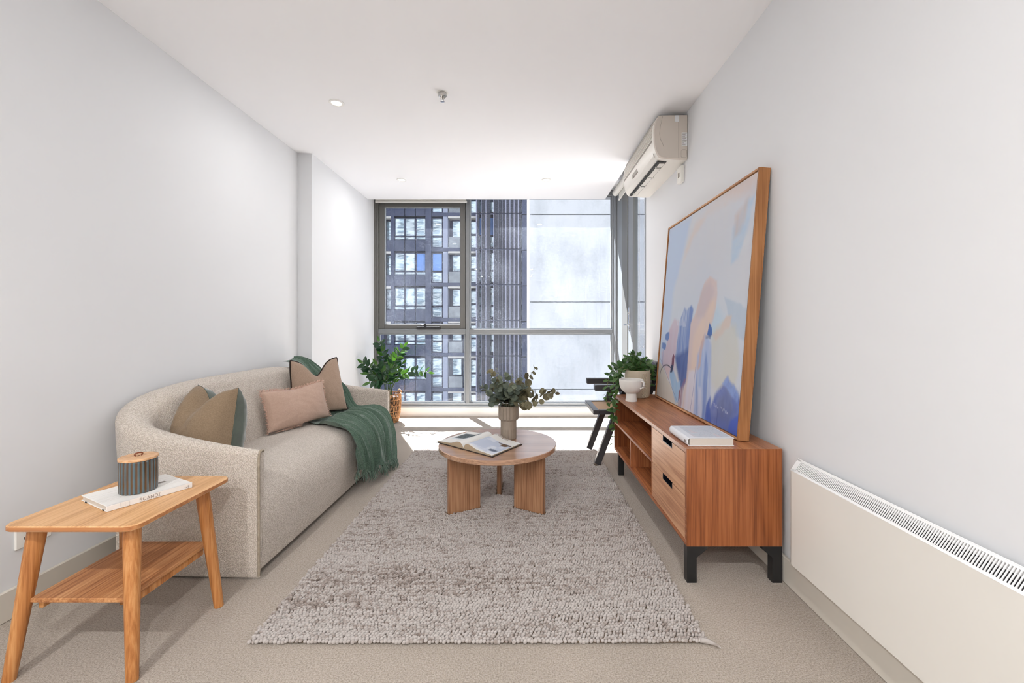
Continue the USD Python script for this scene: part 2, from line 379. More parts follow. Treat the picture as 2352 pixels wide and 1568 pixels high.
# the awning sash with its chain winder
sx0, sx1, sz0, sz1 = XN + .05, XM - .027, ZTR1 + .004, 2.425
sash = Part(W('sash', cat_(box(sx0, sx0 + .058, YF + .018, YF + .09, sz0, sz1, .003), box(sx1 - .058, sx1, YF + .018, YF + .09, sz0, sz1, .003), box(sx0 + .058, sx1 - .058, YF + .018, YF + .09, sz0, sz0 + .052, .003), box(sx0 + .058, sx1 - .058, YF + .018, YF + .09, sz1 - .05, sz1, .003)), 'alu_dark'))
W('head_panel', box(XN + .045, XM - .021, YF + .02, YF + .1, sz1, ZT - .05, .003), 'alu_dark')
sash.part('pane', w.local(box(sx0 + .052, sx1 - .052, YF + .05, YF + .056, sz0 + .046, sz1 - .044)), MAT['pane'], smooth=False)
sash.part('dust', w.local(film(sx0 + .052, sx1 - .052, YF + .0565, sz0 + .046, sz1 - .044)), MAT['dust_heavy'], smooth=False)
sash.part('bead', w.local(cat_(box(sx0 + .055, sx0 + .066, YF + .03, YF + .05, sz0 + .05, sz1 - .05), box(sx1 - .066, sx1 - .055, YF + .03, YF + .05, sz0 + .05, sz1 - .05), box(sx0 + .066, sx1 - .066, YF + .03, YF + .05, sz0 + .05, sz0 + .06), box(sx0 + .066, sx1 - .066, YF + .03, YF + .05, sz1 - .06, sz1 - .05))), MAT['alu_light'])
wc = XM - .445
wind = Part(W('winder', box(wc - .13, wc + .135, YF - .022, YF + .03, ZTR1 - .002, ZTR1 + .03, .004), 'black_plastic', label='black chain winder on the awning sash'))
wind.part('handle', w.local(cat_(tube(spline([(wc - .03, YF - .015, ZTR1 + .03), (wc - .055, YF - .02, ZTR1 + .045), (wc - .085, YF - .015, ZTR1 + .04)], 8), .006, 8), tube([(wc - .035, YF - .01, ZTR1 + .028), (wc - .035, YF - .01, ZTR1 + .062)], [.013, .008], 10))), MAT['black_plastic'])

# ---- glazed door in the right wall, beyond the painting
d = Thing('door_1', 'narrow glazed aluminium balcony door in the right corner', 'door', (XR, YD, 0), kind='structure')
DD = lambda n, m, mt='alu', **k: d.part(n, m, MAT[mt], world=True, **k)
DD('corner_post', box(XR - .03, XR + .08, YW - .09, YW + .08, 0, ZT, .004), 'alu')
DD('side_panel', cat_(box(XR - .012, XR + .06, 4.475, YW - .09, 0, ZT, .004), box(XR - .02, XR - .008, 4.47, 4.485, 0, ZT, .003)), 'alu')
DD('jamb', box(XR - .024, XR + .08, 4.235, 4.47, 0, ZT, .004), 'alu_dark')
DD('seal', box(XR - .018, XR + .06, 4.212, 4.235, 0, ZT), 'rubber')
DD('stile', box(XR - .02, XR + .03, 4.04, 4.212, .02, ZT, .004), 'alu')
DD('stile', box(XR - .004, XR + .03, YD, YD + .022, .02, ZT, .003), 'alu_light')
DD('rail', box(XR - .02, XR + .03, YD + .022, 4.04, .02, .10, .004), 'alu_light')
DD('rail', box(XR - .02, XR + .03, YD + .022, 4.04, ZT - .06, ZT, .004), 'alu_light')
DD('pane', box(XR + .004, XR + .01, YD + .022, 4.04, .10, ZT - .06), 'pane', smooth=False)
hz = 1.035
h = Part(DD('lock_plate', box(XR - .027, XR - .02, 4.155, 4.195, hz - .05, hz + .17, .003), 'chrome'))
h.part('lever', d.local(cat_(tube([(XR - .027, 4.175, hz), (XR - .07, 4.175, hz)], .009, 10), tube([(XR - .066, 4.178, hz), (XR - .068, 4.06, hz)], .0085, 10))), MAT['chrome'])
h.part('lock_cylinder', d.local(tube([(XR - .034, 4.175, hz + .11), (XR - .026, 4.175, hz + .11)], .011, 12)), MAT['chrome'])

# ---- roller blinds in the ceiling pocket
rb = Thing('roller_blind', 'cream roller blind rolled up above the awning window', 'blind', (XN + .5, 4.76, ZC))
rb.part('roller', tube([(XN + .02, 4.755, ZC + .09), (XM + .0, 4.755, ZC + .09)], .038, 20), MAT['blind_white'], world=True)
rb.part('fabric', box(XN + .03, XM - .01, 4.7935, 4.795, ZC + .02, ZC + .1), MAT['blind_white'], world=True)
rb.part('bottom_rail', box(XN + .03, XM + .0, 4.787, 4.802, ZC + .002, ZC + .028, .004), MAT['blind_white'], world=True, label='slim cream bottom rail')
rb2 = Thing('roller_blind', 'white roller blind rolled up above the balcony door with long bead chain', 'blind', (.99, 4.1, ZC))
rb2.part('roller', tube([(.995, 3.63, ZC + .058), (.995, 4.62, ZC + .058)], .034, 24), MAT['blind_white'], world=True)
rb2.part('fabric', box(1.0288, 1.030, 3.64, 4.60, ZC - .006, ZC + .06), MAT['blind_white'], world=True)
rb2.part('bottom_rail', box(1.022, 1.037, 3.64, 4.60, ZC - .03, ZC - .004, .004), MAT['blind_white'], world=True)
beads = []
zz = [(3.80, z) for z in np.arange(ZC + .03, .86, -.012)] + [(3.735 + .065 * math.cos(a), .86 - .03 * math.sin(a)) for a in np.linspace(0, PI, 12)] + [(3.67, z) for z in np.arange(.86, ZC + .03, .012)]
line = np.array([(1.036, y, z) for y, z in zz])
for p in line[::1]:
    s = trimesh.creation.icosphere(0, .0026); s.apply_translation(p); beads.append(s)
beads.append(tube(line, .0009, 4))
rb2.part('bead_chain', cat_(*beads), MAT['chrome'], smooth=True, world=True, kind='stuff')

# ---- lamps and fittings in the ceiling
glow('lamp_on', (1.0, .95, .86), 2.5)
plain('fitting_white', srgb(240, 239, 236), .5)
plain('steel', (.55, .54, .52), .3, metal=1.0)
def downlight(x, y, label, power, lit=True):
    t = Thing('downlight', label, 'ceiling light', (x, y, ZC), group='recessed downlights')
    t.part('trim_ring', lathe([(.030, 0), (.031, -.004), (.043, -.004), (.045, -.002), (.045, 0), (.030, 0)], 40), MAT['fitting_white'])
    t.part('lens', lathe([(.0, -.0005), (.0305, -.0008), (.031, .004)], 32), MAT['lamp_on'], smooth=False, label='glowing lens')
    if power:
        l = UsdLux.DiskLight.Define(stage, t.path + '/lamp'); l.CreateRadiusAttr(.03); l.CreateIntensityAttr(power); l.CreateColorAttr(Gf.Vec3f(1.0, .995, .985))
        UsdLux.ShapingAPI.Apply(l.GetPrim()).CreateShapingConeAngleAttr(70.0)      # the can's cut-off
        l.AddTranslateOp().Set(Gf.Vec3d(0, 0, -.006))
DL, DLR = 260.0, 2000.0
downlight(-1.153, 2.639, 'round white recessed downlight nearest the camera, left of the sprinkler', DL)
downlight(-1.146, 4.03, 'round white recessed downlight close to the window, above the awning sash', DL)
downlight(.216, 4.03, 'round white recessed downlight close to the window, nearest the air conditioner', DL)
for k, (x, y) in enumerate([(-1.15, -.55), (.2, -.55), (-1.15, -2.0), (.2, -2.0)]):
    downlight(x, y, ('white recessed downlight behind the camera, ' + ('left, nearer', 'right, nearer', 'left, farther', 'right, farther')[k] + ' one'), DLR)
sp = Thing('sprinkler', 'small chrome fire sprinkler head in the middle of the ceiling', 'sprinkler', (-.478, 2.526, ZC))
sp.part('escutcheon', lathe([(.0, -.001), (.030, -.001), (.036, 0)], 36), MAT['fitting_white'])
sp.part('cup', lathe([(.024, -.002), (.025, -.018), (.021, -.024), (.010, -.02), (.0, -.012)], 32), MAT['steel'])
sp.part('yoke', cat_(tube(spline([(-.008, 0, -.018), (-.011, 0, -.032), (-.003, 0, -.046)], 8), .002, 6), tube(spline([(.008, 0, -.018), (.011, 0, -.032), (.003, 0, -.046)], 8), .002, 6), tube([(0, 0, -.02), (0, 0, -.05)], .0022, 6)), MAT['steel'])
sp.part('deflector', lathe([(.0, -.052), (.012, -.053), (.013, -.050), (.0, -.049)], 24), MAT['chrome'])

# ------------------------------------------------------------------ outside: our own facade, the concrete tower, the dark apartment block
plain('render_white', srgb(205, 202, 196), .8)
mat('own_facade', {'tc': ('texture_coordinate', {}), 'mp': ('mapping', {'rotation': (PI / 2, 0, 0)}), 'br': ('brick_texture', {'offset': 0.0, 'color1': (.02, .03, .04), 'color2': (.05, .06, .07), 'mortar': (.22, .22, .22), 'scale': 1.0, 'mortar_size': .5, 'brick_width': 2.6, 'row_height': 3.0}),
                   'p': ('principled_bsdf', {'roughness': .6})}, [('tc.object', 'mp.vector'), ('mp.vector', 'br.vector'), ('br.color', 'p.base_color')], 'p.BSDF')
F0, F1 = YW + .16, YW + .34
struct('wall_outer', cat_(box(-26, XN - .04, F0, F1, -26, 26), box(3.2, 26, F0, F1, -26, 26), box(XN - .04, 3.2, F0, F1, ZC + .3, 26), box(XN - .04, XR + .08, F0, F1, -26, .06), box(XR + .08, 3.2, F0, F1, -26, -.05),
       box(XN - .04, XR + .08, YW + .12, F1, ZT, ZC + .35), box(XN - .16, XN - .04, YW, F1, -.1, ZC + .3)), MAT['own_facade'], 'outer facade of the building the room belongs to', 'facade')
struct('trim_1', cat_(box(XR + .08, 3.2, 3.4, F1, -.25, -.03), box(XR + .08, 3.2, 3.4, F1, ZC + .3, ZC + .5), box(3.2, 3.35, 3.4, F1, -.2, ZC + .5), box(XR + .14, 3.2, 3.3, 3.4, -.2, ZC + .5)), MAT['render_white'], 'concrete balcony recess outside the glazed door', 'balcony')
plain('asphalt', srgb(84, 84, 86), .9)
struct('ground', box(-90, 90, -40, 120, -26.4, -26), MAT['asphalt'], 'street level far below the window', 'street')

mat('concrete', {'tc': ('texture_coordinate', {}), 'n': ('noise_texture', {'scale': .55, 'detail': 8.0, 'roughness': .65}), 'n2': ('noise_texture', {'scale': 14.0, 'detail': 5.0}), 'mp': ('mapping', {'scale': (1.2, 1.2, .5)}), 'n3': ('noise_texture', {'scale': 1.5, 'detail': 5.0}),
                 'a': ('math', {'math_type': 'add'}), 'a2': ('math', {'math_type': 'multiply_add', 'value2': .34}), 'r': ('rgb_ramp', {'ramp': [(.50, srgb(190, 191, 193)), (.68, srgb(204, 205, 206)), (.85, srgb(214, 214, 215))]}),
                 'h': ('math', {'math_type': 'multiply', 'value2': .25}), 'p': ('principled_bsdf', {'roughness': .85, 'specular_ior_level': .2})},
    [('tc.object', 'n.vector'), ('tc.object', 'n2.vector'), ('tc.object', 'mp.vector'), ('mp.vector', 'n3.vector'), ('n2.fac', 'h.value1'), ('n.fac', 'a2.value1'), ('h.value', 'a.value1'), ('n3.fac', 'a2.value3'), ('a2.value', 'a.value2'), ('a.value', 'r.fac'), ('r.color', 'p.base_color')], 'p.BSDF')
ct = Thing('concrete_tower', 'pale precast concrete tower wall filling the right half of the window', 'building', (4.2, 14.0, -12))
cx0, cx1, cy = .20, 8.5, 14.0
ct.part('core', box(cx0 + .06, cx1, cy + .16, cy + 9, -12, 16), MAT['concrete'], world=True, smooth=False)
joints = [4.67 + 2.866 * k for k in range(-5, 4)]
for z0, z1 in zip(joints[:-1], joints[1:]):
    ct.part('wall_panel', box(cx0, cx1, cy + (rng.random() * .008), cy + .17, z0 + .014, z1 - .014, .012), MAT['concrete'], world=True, smooth=False)
ct.part('side_panel', box(cx0, cx0 + .07, cy + .18, cy + 9, -12, 16), MAT['concrete'], world=True, smooth=False)

# the dark block: a grid of floors 3.03 m high
def wavy_glass(name, base, refl, seed, rough=.04):
    return mat(name, {'tc': ('texture_coordinate', {}), 'mp': ('mapping', {'location': (seed, seed, seed), 'scale': (.55, .55, 2.6)}), 'n': ('noise_texture', {'scale': .9, 'detail': 1.0}), 'b': ('bump', {'strength': .22, 'distance': .10}),
                      'n2': ('noise_texture', {'scale': .9, 'detail': 3.0}), 'r2': ('rgb_ramp', {'ramp': [(.42, tuple(x * .30 for x in base)), (.5, base), (.6, tuple(min(1, x * 1.25) for x in base))]}),
                      'd': ('principled_bsdf', {'roughness': .8}), 'g': ('glossy_bsdf', {'color': (.85, .95, 1.0), 'roughness': rough}), 'm': ('mix_closure', {'fac': refl})},
               [('tc.object', 'mp.vector'), ('mp.vector', 'n.vector'), ('mp.vector', 'n2.vector'), ('n2.fac', 'r2.fac'), ('r2.color', 'd.base_color'), ('n.fac', 'b.height'), ('b.normal', 'g.normal'), ('d.BSDF', 'm.closure1'), ('g.BSDF', 'm.closure2')], 'm.closure')
gl = [wavy_glass(f'block_glass_{k}', c, r_, 3.1 * k) for k, (c, r_) in enumerate([((.24, .33, .38), .34), ((.16, .24, .29), .40), ((.32, .40, .44), .30), ((.20, .30, .34), .42)])]
blue_blind = plain('blue_blind', srgb(118, 158, 222), .6, var=.15, vscale=2.0)
dark_clad = plain('dark_cladding', srgb(68, 73, 95), .55, var=.18, vscale=3.0)
dark_fr = plain('dark_frame', srgb(62, 66, 86), .5)
fin_m = plain('fin_metal', srgb(50, 50, 60), .5, var=.3, vscale=9.0)
fin_edge = plain('fin_edge', srgb(160, 159, 176), .5)
lav = plain('lavender_panel', srgb(148, 152, 168), .6)
bal = plain('balustrade', srgb(150, 154, 156), .4, var=.35, vscale=1.6)
beige = plain('slab_edge', srgb(196, 190, 180), .7)
acw = plain('unit_white', srgb(205, 206, 200), .6, var=.3, vscale=8.0)
ab = Thing('apartment_block', 'dark clad apartment block with rows of reflective windows seen through the left panes', 'building', (-5, 37, -14))
SC = 37.0 / 982
bx = lambda px: (px - 1202) * SC
A = lambda n, m, mt, **k: ab.part(n, m, mt, world=True, smooth=False, **k)
ZB0 = EYE + (748 - 657.5) * SC           # bottom line of a floor (slab line seen at y = 657.5)
FH = 80.4 * SC
YA = 37.0
A('body', box(-22, 3.2, YA + .9, YA + 14, -26, 24), dark_clad)
floors = [k for k in range(-4, 5)]
def win(x0, x1, z0, z1, g, y=YA + .10, fr=.07, mullion=None):
    f = Part(A('window', cat_(box(x0, x1, y, y + .14, z0, z0 + fr), box(x0, x1, y, y + .14, z1 - fr, z1), box(x0, x0 + fr, y, y + .14, z0, z1), box(x1 - fr, x1, y, y + .14, z0, z1)), dark_fr))
    f.part('pane', ab.local(box(x0 + fr, x1 - fr, y + .07, y + .1, z0 + fr, z1 - fr)), g, smooth=False)
G = lambda: gl[int(rng.integers(0, 4))]
for k in floors:
    zb = ZB0 + k * FH                     # slab line; the spandrel stands above it, the windows above that
    zs, zt0, zt1, zw = zb + .10, zb + 27 * SC, zb + 35 * SC, zb + FH     # spandrel top, strip, window bottom, top
    for ox in (0.0, bx(867) - bx(972) - .1):    # the bay in view, and the same bay again farther left
        A('column', box(bx(897.9) + ox, bx(905) + ox, YA, YA + .95, zb, zb + FH), dark_clad)
        for i, (p0, p1) in enumerate([(905, 929), (929.6, 953.4), (954, 977.6)]):
            A('spandrel_panel', box(bx(p0) + .02 + ox, bx(p1) - .02 + ox, YA + .05, YA + .95, zb + .04, zb + 26.4 * SC), dark_clad)
            win(bx(p0) + ox, bx(p1) + ox, zb + 27 * SC, zb + 34.5 * SC, G(), fr=.05)
            g = blue_blind if (k == 0 and i == 2) else G()
            win(bx(p0) + ox, bx(p1) + ox, zb + 35 * SC, zb + FH - .10, g)
        A('column', box(bx(977.8) + ox, bx(990.8) + ox, YA - .12, YA + .95, zb, zb + FH), dark_clad)
    # balcony bay on the left
    A('balcony_slab', box(bx(868), bx(897.6), YA - .05, YA + .95, zb + FH - 5 * SC, zb + FH), beige)
    A('spandrel_panel', box(bx(868), bx(897.6), YA + .06, YA + .4, zb, zb + 26.5 * SC), dark_clad)
    win(bx(868), bx(882.6), zb + 27 * SC, zb + FH - 5 * SC, G(), y=YA + .5)
    win(bx(882.6), bx(897.6), zb + 27 * SC, zb + FH - 5 * SC, G(), y=YA + .5)
    # the single column of windows and its pale panel
    A('beam', box(bx(990.8), bx(1095), YA, YA + .95, zb, zb + 8.5 * SC), dark_clad)
    win(bx(991.5), bx(1016.2), zb + 9 * SC, zb + 34 * SC, G())
    win(bx(991.5), bx(1016.2), zb + 35 * SC, zb + FH - .12, blue_blind if k == 0 else G())
    A('lavender_panel', box(bx(1017.6), bx(1028.4), YA - .02, YA + .95, zb + 8.5 * SC, zb + FH - .02), lav)
    # recessed loggia with air conditioner units
    A('balcony_slab', box(bx(1029.5), bx(1095), YA - .06, YA + .95, zb + FH - 4 * SC, zb + FH), beige)
    win(bx(1036), bx(1059), zb + 35 * SC, zb + FH - 5 * SC, G(), y=YA + .6)
    A('balustrade', box(bx(1030), bx(1062), YA + .08, YA + .14, zb + 8.7 * SC, zb + 34 * SC), bal)
    A('condenser_unit', box(bx(1032), bx(1041), YA + .3, YA + .55, zb + 8.7 * SC, zb + 31 * SC, .03), acw)
    win(bx(1062), bx(1079), zb + 9 * SC, zb + FH - 5 * SC, G(), y=YA + .6)
    win(bx(1079), bx(1095), zb + 9 * SC, zb + 40 * SC, G(), y=YA + .4)
    win(bx(1079), bx(1095), zb + 41 * SC, zb + FH - 8 * SC, G(), y=YA + .4)
    # glazing behind the fins
    for p0, p1 in ((1095, 1117), (1117, 1136), (1136, 1160), (1160, 1180), (1180, 1200)):
        win(bx(p0), bx(p1), zb + 9 * SC, zb + 36 * SC, gl[2], y=YA + .06)
        win(bx(p0), bx(p1), zb + 36.5 * SC, zb + FH - .05, blue_blind if (k in (1, 2) and p0 in (1117, 1095)) else gl[2], y=YA + .06)
    for p0, p1 in ((1094.7, 1101.6), (1106, 1113), (1116.8, 1126.6), (1134.8, 1143), (1144.6, 1151.8), (1153.6, 1161.2), (1163, 1170.6), (1172.2, 1180), (1181.4, 1189), (1190.8, 1197.7)):
        q = .985
        f = Part(A('fin', box(bx(p0) * q, bx(p1) * q, YA - .60, YA - .48, zb + .14, zb + FH + .04), fin_m))
        f.part('edge_strip', ab.local(box(bx(p0) * q - .055, bx(p0) * q, YA - .62, YA - .3, zb + .14, zb + FH + .04)), fin_edge, smooth=False)
    A('fin_rail', box(bx(1094), bx(1200), YA - .48, YA - .36, zb + .02, zb + .14), dark_fr)
    A('corner_panel', box(bx(1199), bx(1213), YA - .55, YA + .95, zb + .03, zb + FH - .03), dark_clad)

# ------------------------------------------------------------------ sofa
def boucle(name, c, c2):
    return mat(name, {'tc': ('texture_coordinate', {}), 'v': ('voronoi_texture', {'scale': 250.0}), 'n': ('noise_texture', {'scale': 260.0, 'detail': 3.0}), 'n2': ('noise_texture', {'scale': 130.0, 'detail': 3.0}),
                      'iv': ('math', {'math_type': 'multiply_add', 'value2': -1.1, 'value3': .9}), 'a': ('math', {'math_type': 'add'}), 'sc': ('math', {'math_type': 'multiply', 'value2': .5}), 'a2': ('math', {'math_type': 'multiply_add', 'value2': .5}),
                      'r': ('rgb_ramp', {'ramp': [(.42, c2), (.68, c)]}), 'b': ('bump', {'strength': .8, 'distance': .006}), 'p': ('principled_bsdf', {'roughness': .95, 'sheen_weight': .25, 'specular_ior_level': .1})},
               [('tc.object', 'v.vector'), ('tc.object', 'n.vector'), ('tc.object', 'n2.vector'), ('v.distance', 'iv.value1'), ('iv.value', 'a.value1'), ('n.fac', 'a2.value1'), ('n2.fac', 'a2.value3'), ('a2.value', 'a.value2'),
                ('a.value', 'sc.value1'), ('sc.value', 'r.fac'), ('sc.value', 'b.height'), ('r.color', 'p.base_color'), ('b.normal', 'p.normal')], 'p.BSDF')
boucle('boucle', srgb(221, 211, 201), srgb(191, 179, 166))
cloth('piping_beige', srgb(176, 163, 145), srgb(140, 128, 112), bump=.4)
plain('foot_black', (.015, .014, .013), .5)

SX, SY0, SY1, SXB = -1.063, 1.715, 3.385, -1.782        # front, near end, far end, back
from scipy.interpolate import PchipInterpolator as PC
def u_path(n=150, R=.23):
    q = []
    for x in np.linspace(SX, SXB + R, 34): q.append((x, SY0 + .012 * math.sin((SX - x) / .6 * PI / 2), 0, -1))
    for a in np.linspace(0, PI / 2, 26)[1:]: q.append((SXB + R - R * math.sin(a), SY0 + .012 + R - R * math.cos(a), -math.sin(a), -math.cos(a)))
    for y in np.linspace(SY0 + .012 + R, SY1 - .012 - R, 40)[1:]: q.append((SXB, y, -1, 0))
    for a in np.linspace(0, PI / 2, 26)[1:]: q.append((SXB + R - R * math.cos(a), SY1 - .012 - R + R * math.sin(a), -math.cos(a), math.sin(a)))
    for x in np.linspace(SXB + R, SX, 34)[1:]: q.append((x, SY1 - .012 * math.sin((SX - x) / .6 * PI / 2), 0, 1))
    return np.array(q)
q = u_path()
dd = np.r_[0, np.cumsum(np.linalg.norm(np.diff(q[:, :2], axis=0), axis=1))]; L_ = dd[-1]; dd = np.minimum(dd, L_ - dd)
zt = PC([0, .2, .42, .60, .78, .95, 1.1, 1.3], [.520, .545, .585, .640, .698, .733, .745, .748])(np.minimum(dd, 1.3))
th = PC([0, .25, .5, .8, 1.1, 1.3], [.036, .066, .100, .155, .17, .17])(np.minimum(dd, 1.3))
ob = PC([0, .4, .8, 1.1, 1.3], [0, .004, .055, .085, .085])(np.minimum(dd, 1.3))
ib = PC([0, .3, .8, 1.1, 1.3], [0, .012, .085, .10, .10])(np.minimum(dd, 1.3))
ZS0 = .006
def section(i):
    z, t, o, b = zt[i], th[i], ob[i], ib[i]; r = min(.05, t * .5 + .008)
    pts = [(o * .9 + .012, ZS0), (o * .9, ZS0 + .014)] + [(o * (1 - k) ** 1.2, ZS0 + .014 + k * (z - r - ZS0 - .014)) for k in np.linspace(.15, 1, 8)]
    pts += [(t / 2 - t / 2 * math.cos(a), z - r + r * math.sin(a)) for a in np.linspace(0, PI, 11)[1:-1]]
    pts += [(t + b * k ** .8, (z - r) + k * (.28 - z + r)) for k in np.linspace(0, 1, 8)]
    return np.array(pts)
S = np.array([section(i) for i in range(len(q))])
P = np.stack([q[:, None, 0] - S[:, :, 0] * q[:, None, 2], q[:, None, 1] - S[:, :, 0] * q[:, None, 3], S[:, :, 1]], -1)
shell = grid(P, flip=True)
def cap(row, s):
    c = row.mean(0); v = np.vstack([row, c[None]]); n = len(row); f = np.stack([np.arange(n), (np.arange(n) + 1) % n, np.full(n, n)], 1)
    return trimesh.Trimesh(v, f if s else f[:, ::-1], process=False)
shell = fix(cat_(shell, cap(P[0], True), cap(P[-1], False)))
sofa = Thing('sofa', 'cream boucle tub sofa with curved back against the left wall', 'sofa', (-1.42, (SY0 + SY1) / 2, 0))
sofa.part('back_and_arms', shell, MAT['boucle'], smooth=50, world=True)
prof = np.array([(-1.66, .02), (-1.4, .02), (-1.085, .02), (-1.072, .035), (-1.066, .11), (-1.060, .19), (-1.062, .25), (-1.074, .297), (-1.100, .334), (-1.140, .358), (-1.20, .371), (-1.30, .376), (-1.45, .372), (-1.60, .362), (-1.66, .355)])
ys = np.array([SY0 + .028, SY0 + .04, SY0 + .1, SY0 + .3, 2.2, 2.55, 2.9, SY1 - .3, SY1 - .1, SY1 - .04, SY1 - .028])
crown = lambda y: .010 * math.sin(PI * (y - SY0) / (SY1 - SY0))
Ps = np.array([[(x + (crown(y) if x > -1.15 else 0), y, z + (crown(y) if z > .3 else 0)) for x, z in prof] for y in ys])
seat = fix(cat_(grid(Ps), cap(Ps[0], True), cap(Ps[-1], False)))
sofa.part('seat', seat, MAT['boucle'], smooth=50, world=True)
for row in (P[0], P[-1]):
    e = row[1:] + np.array([.002, 0, 0]); sofa.part('piping', tube(spline(e[:16], 60), .0052, 8), MAT['piping_beige'], smooth=True, world=True)
for x in (-1.15, -1.6):
    for y in (1.86, 3.25): sofa.part('foot', place(lathe([(.0, 0), (.022, 0), (.024, .06), (0, .06)], 20), at=(x, y, 0)), MAT['foot_black'], world=True)

# ------------------------------------------------------------------ cushions
cloth('linen_olive', srgb(148, 128, 105), srgb(128, 108, 87), weave=1200, var=190)
cloth('velvet_green', srgb(76, 86, 74), srgb(58, 68, 57), weave=1500, bump=.08, var=9, sheen=.6, rough=.65)
cloth('linen_pink', srgb(192, 164, 148), srgb(182, 154, 138), weave=1300, var=120, bump=.15)
cloth('linen_taupe', srgb(172, 148, 130), srgb(152, 129, 112), weave=1100, var=200, bump=.25)
cloth('cord_brown', srgb(58, 46, 40), srgb(40, 32, 28), weave=1500)
cloth('fringe_pink', srgb(226, 192, 174), srgb(212, 176, 158), weave=1500)

SOLID = [trimesh.Trimesh(m_.vertices, m_.faces, process=True) for m_ in (shell, seat)]
THROW = None
def settle(v, gap=.006, top_=9.0):
    """Soft goods press flat against the sofa: what would lie inside the back and arms moves out into the seat hollow, what would lie in the seat moves up."""
    v = np.array(v); far = v.copy(); live = np.arange(len(v)); k = 0
    d = np.stack([-1.25 - v[:, 0], np.clip(v[:, 1], 2.02, 3.10) - v[:, 1], 0 * v[:, 0]], 1); d /= np.linalg.norm(d, axis=1, keepdims=True)
    while len(live) and k < 40:
        live = live[SOLID[0].contains(np.c_[v[live, :2], np.minimum(v[live, 2], top_)])]; v[live] += d[live] * .006; k += 1
    moved_ = np.where(np.linalg.norm(v - far, axis=1) > 1e-9)[0]; v[moved_] += d[moved_] * gap
    low = np.where((v[:, 2] < .384 + gap) & (v[:, 2] > .2) & (v[:, 0] < -1.1))[0]; v[low, 2] = .384 + gap
    if THROW is not None:
        dist, k_ = THROW[0].query(v); s_ = ((v - THROW[1][k_]) * THROW[2][k_]).sum(1); hit = (dist < .07) & (s_ < .016); v[hit] += THROW[2][k_][hit] * (.016 - s_[hit])[:, None]
    return v

def pillow(w, h, t, chop=0., pinch=0., seed=0, n=44, wr=.004):
    u, v = np.meshgrid(np.linspace(-1, 1, n), np.linspace(-1, 1, n), indexing='ij')
    k = (v + 1) / 2
    x = w / 2 * u * (1 - .07 * (1 - v ** 2)) * (1 - pinch * k ** 2); y = h / 2 * v * (1 - .07 * (1 - u ** 2)) - chop * np.exp(-(u / .42) ** 2) * k ** 2.2
    f = np.clip((1 - u ** 2) * (1 - v ** 2), 0, 1) ** .42 * (1 - .25 * np.exp(-(u / .3) ** 2) * k ** 2 * (chop > 0)) * (1 + .15 * (1 - k))
    pn = np.stack([u * 2.2, v * 2.2 + .8 * np.abs(u), u * 0 + seed], -1)
    wrk = (meshkit.fbm(pn * 2.0, 3, seed) - .5) * 2 * wr * np.clip((1 - u ** 2) * (1 - v ** 2) * 6, 0, 1)
    fr = np.stack([x, y, t / 2 * f + wrk], -1); bk = np.stack([x, y, -t / 2 * f - (meshkit.fbm(pn * 2.3 + 9, 3, seed + 5) - .5) * 2 * wr * 1.6 * np.clip((1 - u ** 2) * (1 - v ** 2) * 6, 0, 1)], -1)
    idx = [(i, 0) for i in range(n)] + [(n - 1, j) for j in range(1, n)] + [(i, n - 1) for i in range(n - 2, -1, -1)] + [(0, j) for j in range(n - 2, 0, -1)]
    return fr, bk, np.array([fr[i, j] for i, j in idx])

def pose(c, n, roll=0.0):
    n = np.asarray(n, float); n /= np.linalg.norm(n); r = np.cross([0, 0, 1.0], n); r /= np.linalg.norm(r); u = np.cross(n, r)
    r, u = r * math.cos(roll) + u * math.sin(roll), -r * math.sin(roll) + u * math.cos(roll)
    M = np.eye(4); M[:3, 0], M[:3, 1], M[:3, 2], M[:3, 3] = r, u, n, c; return M

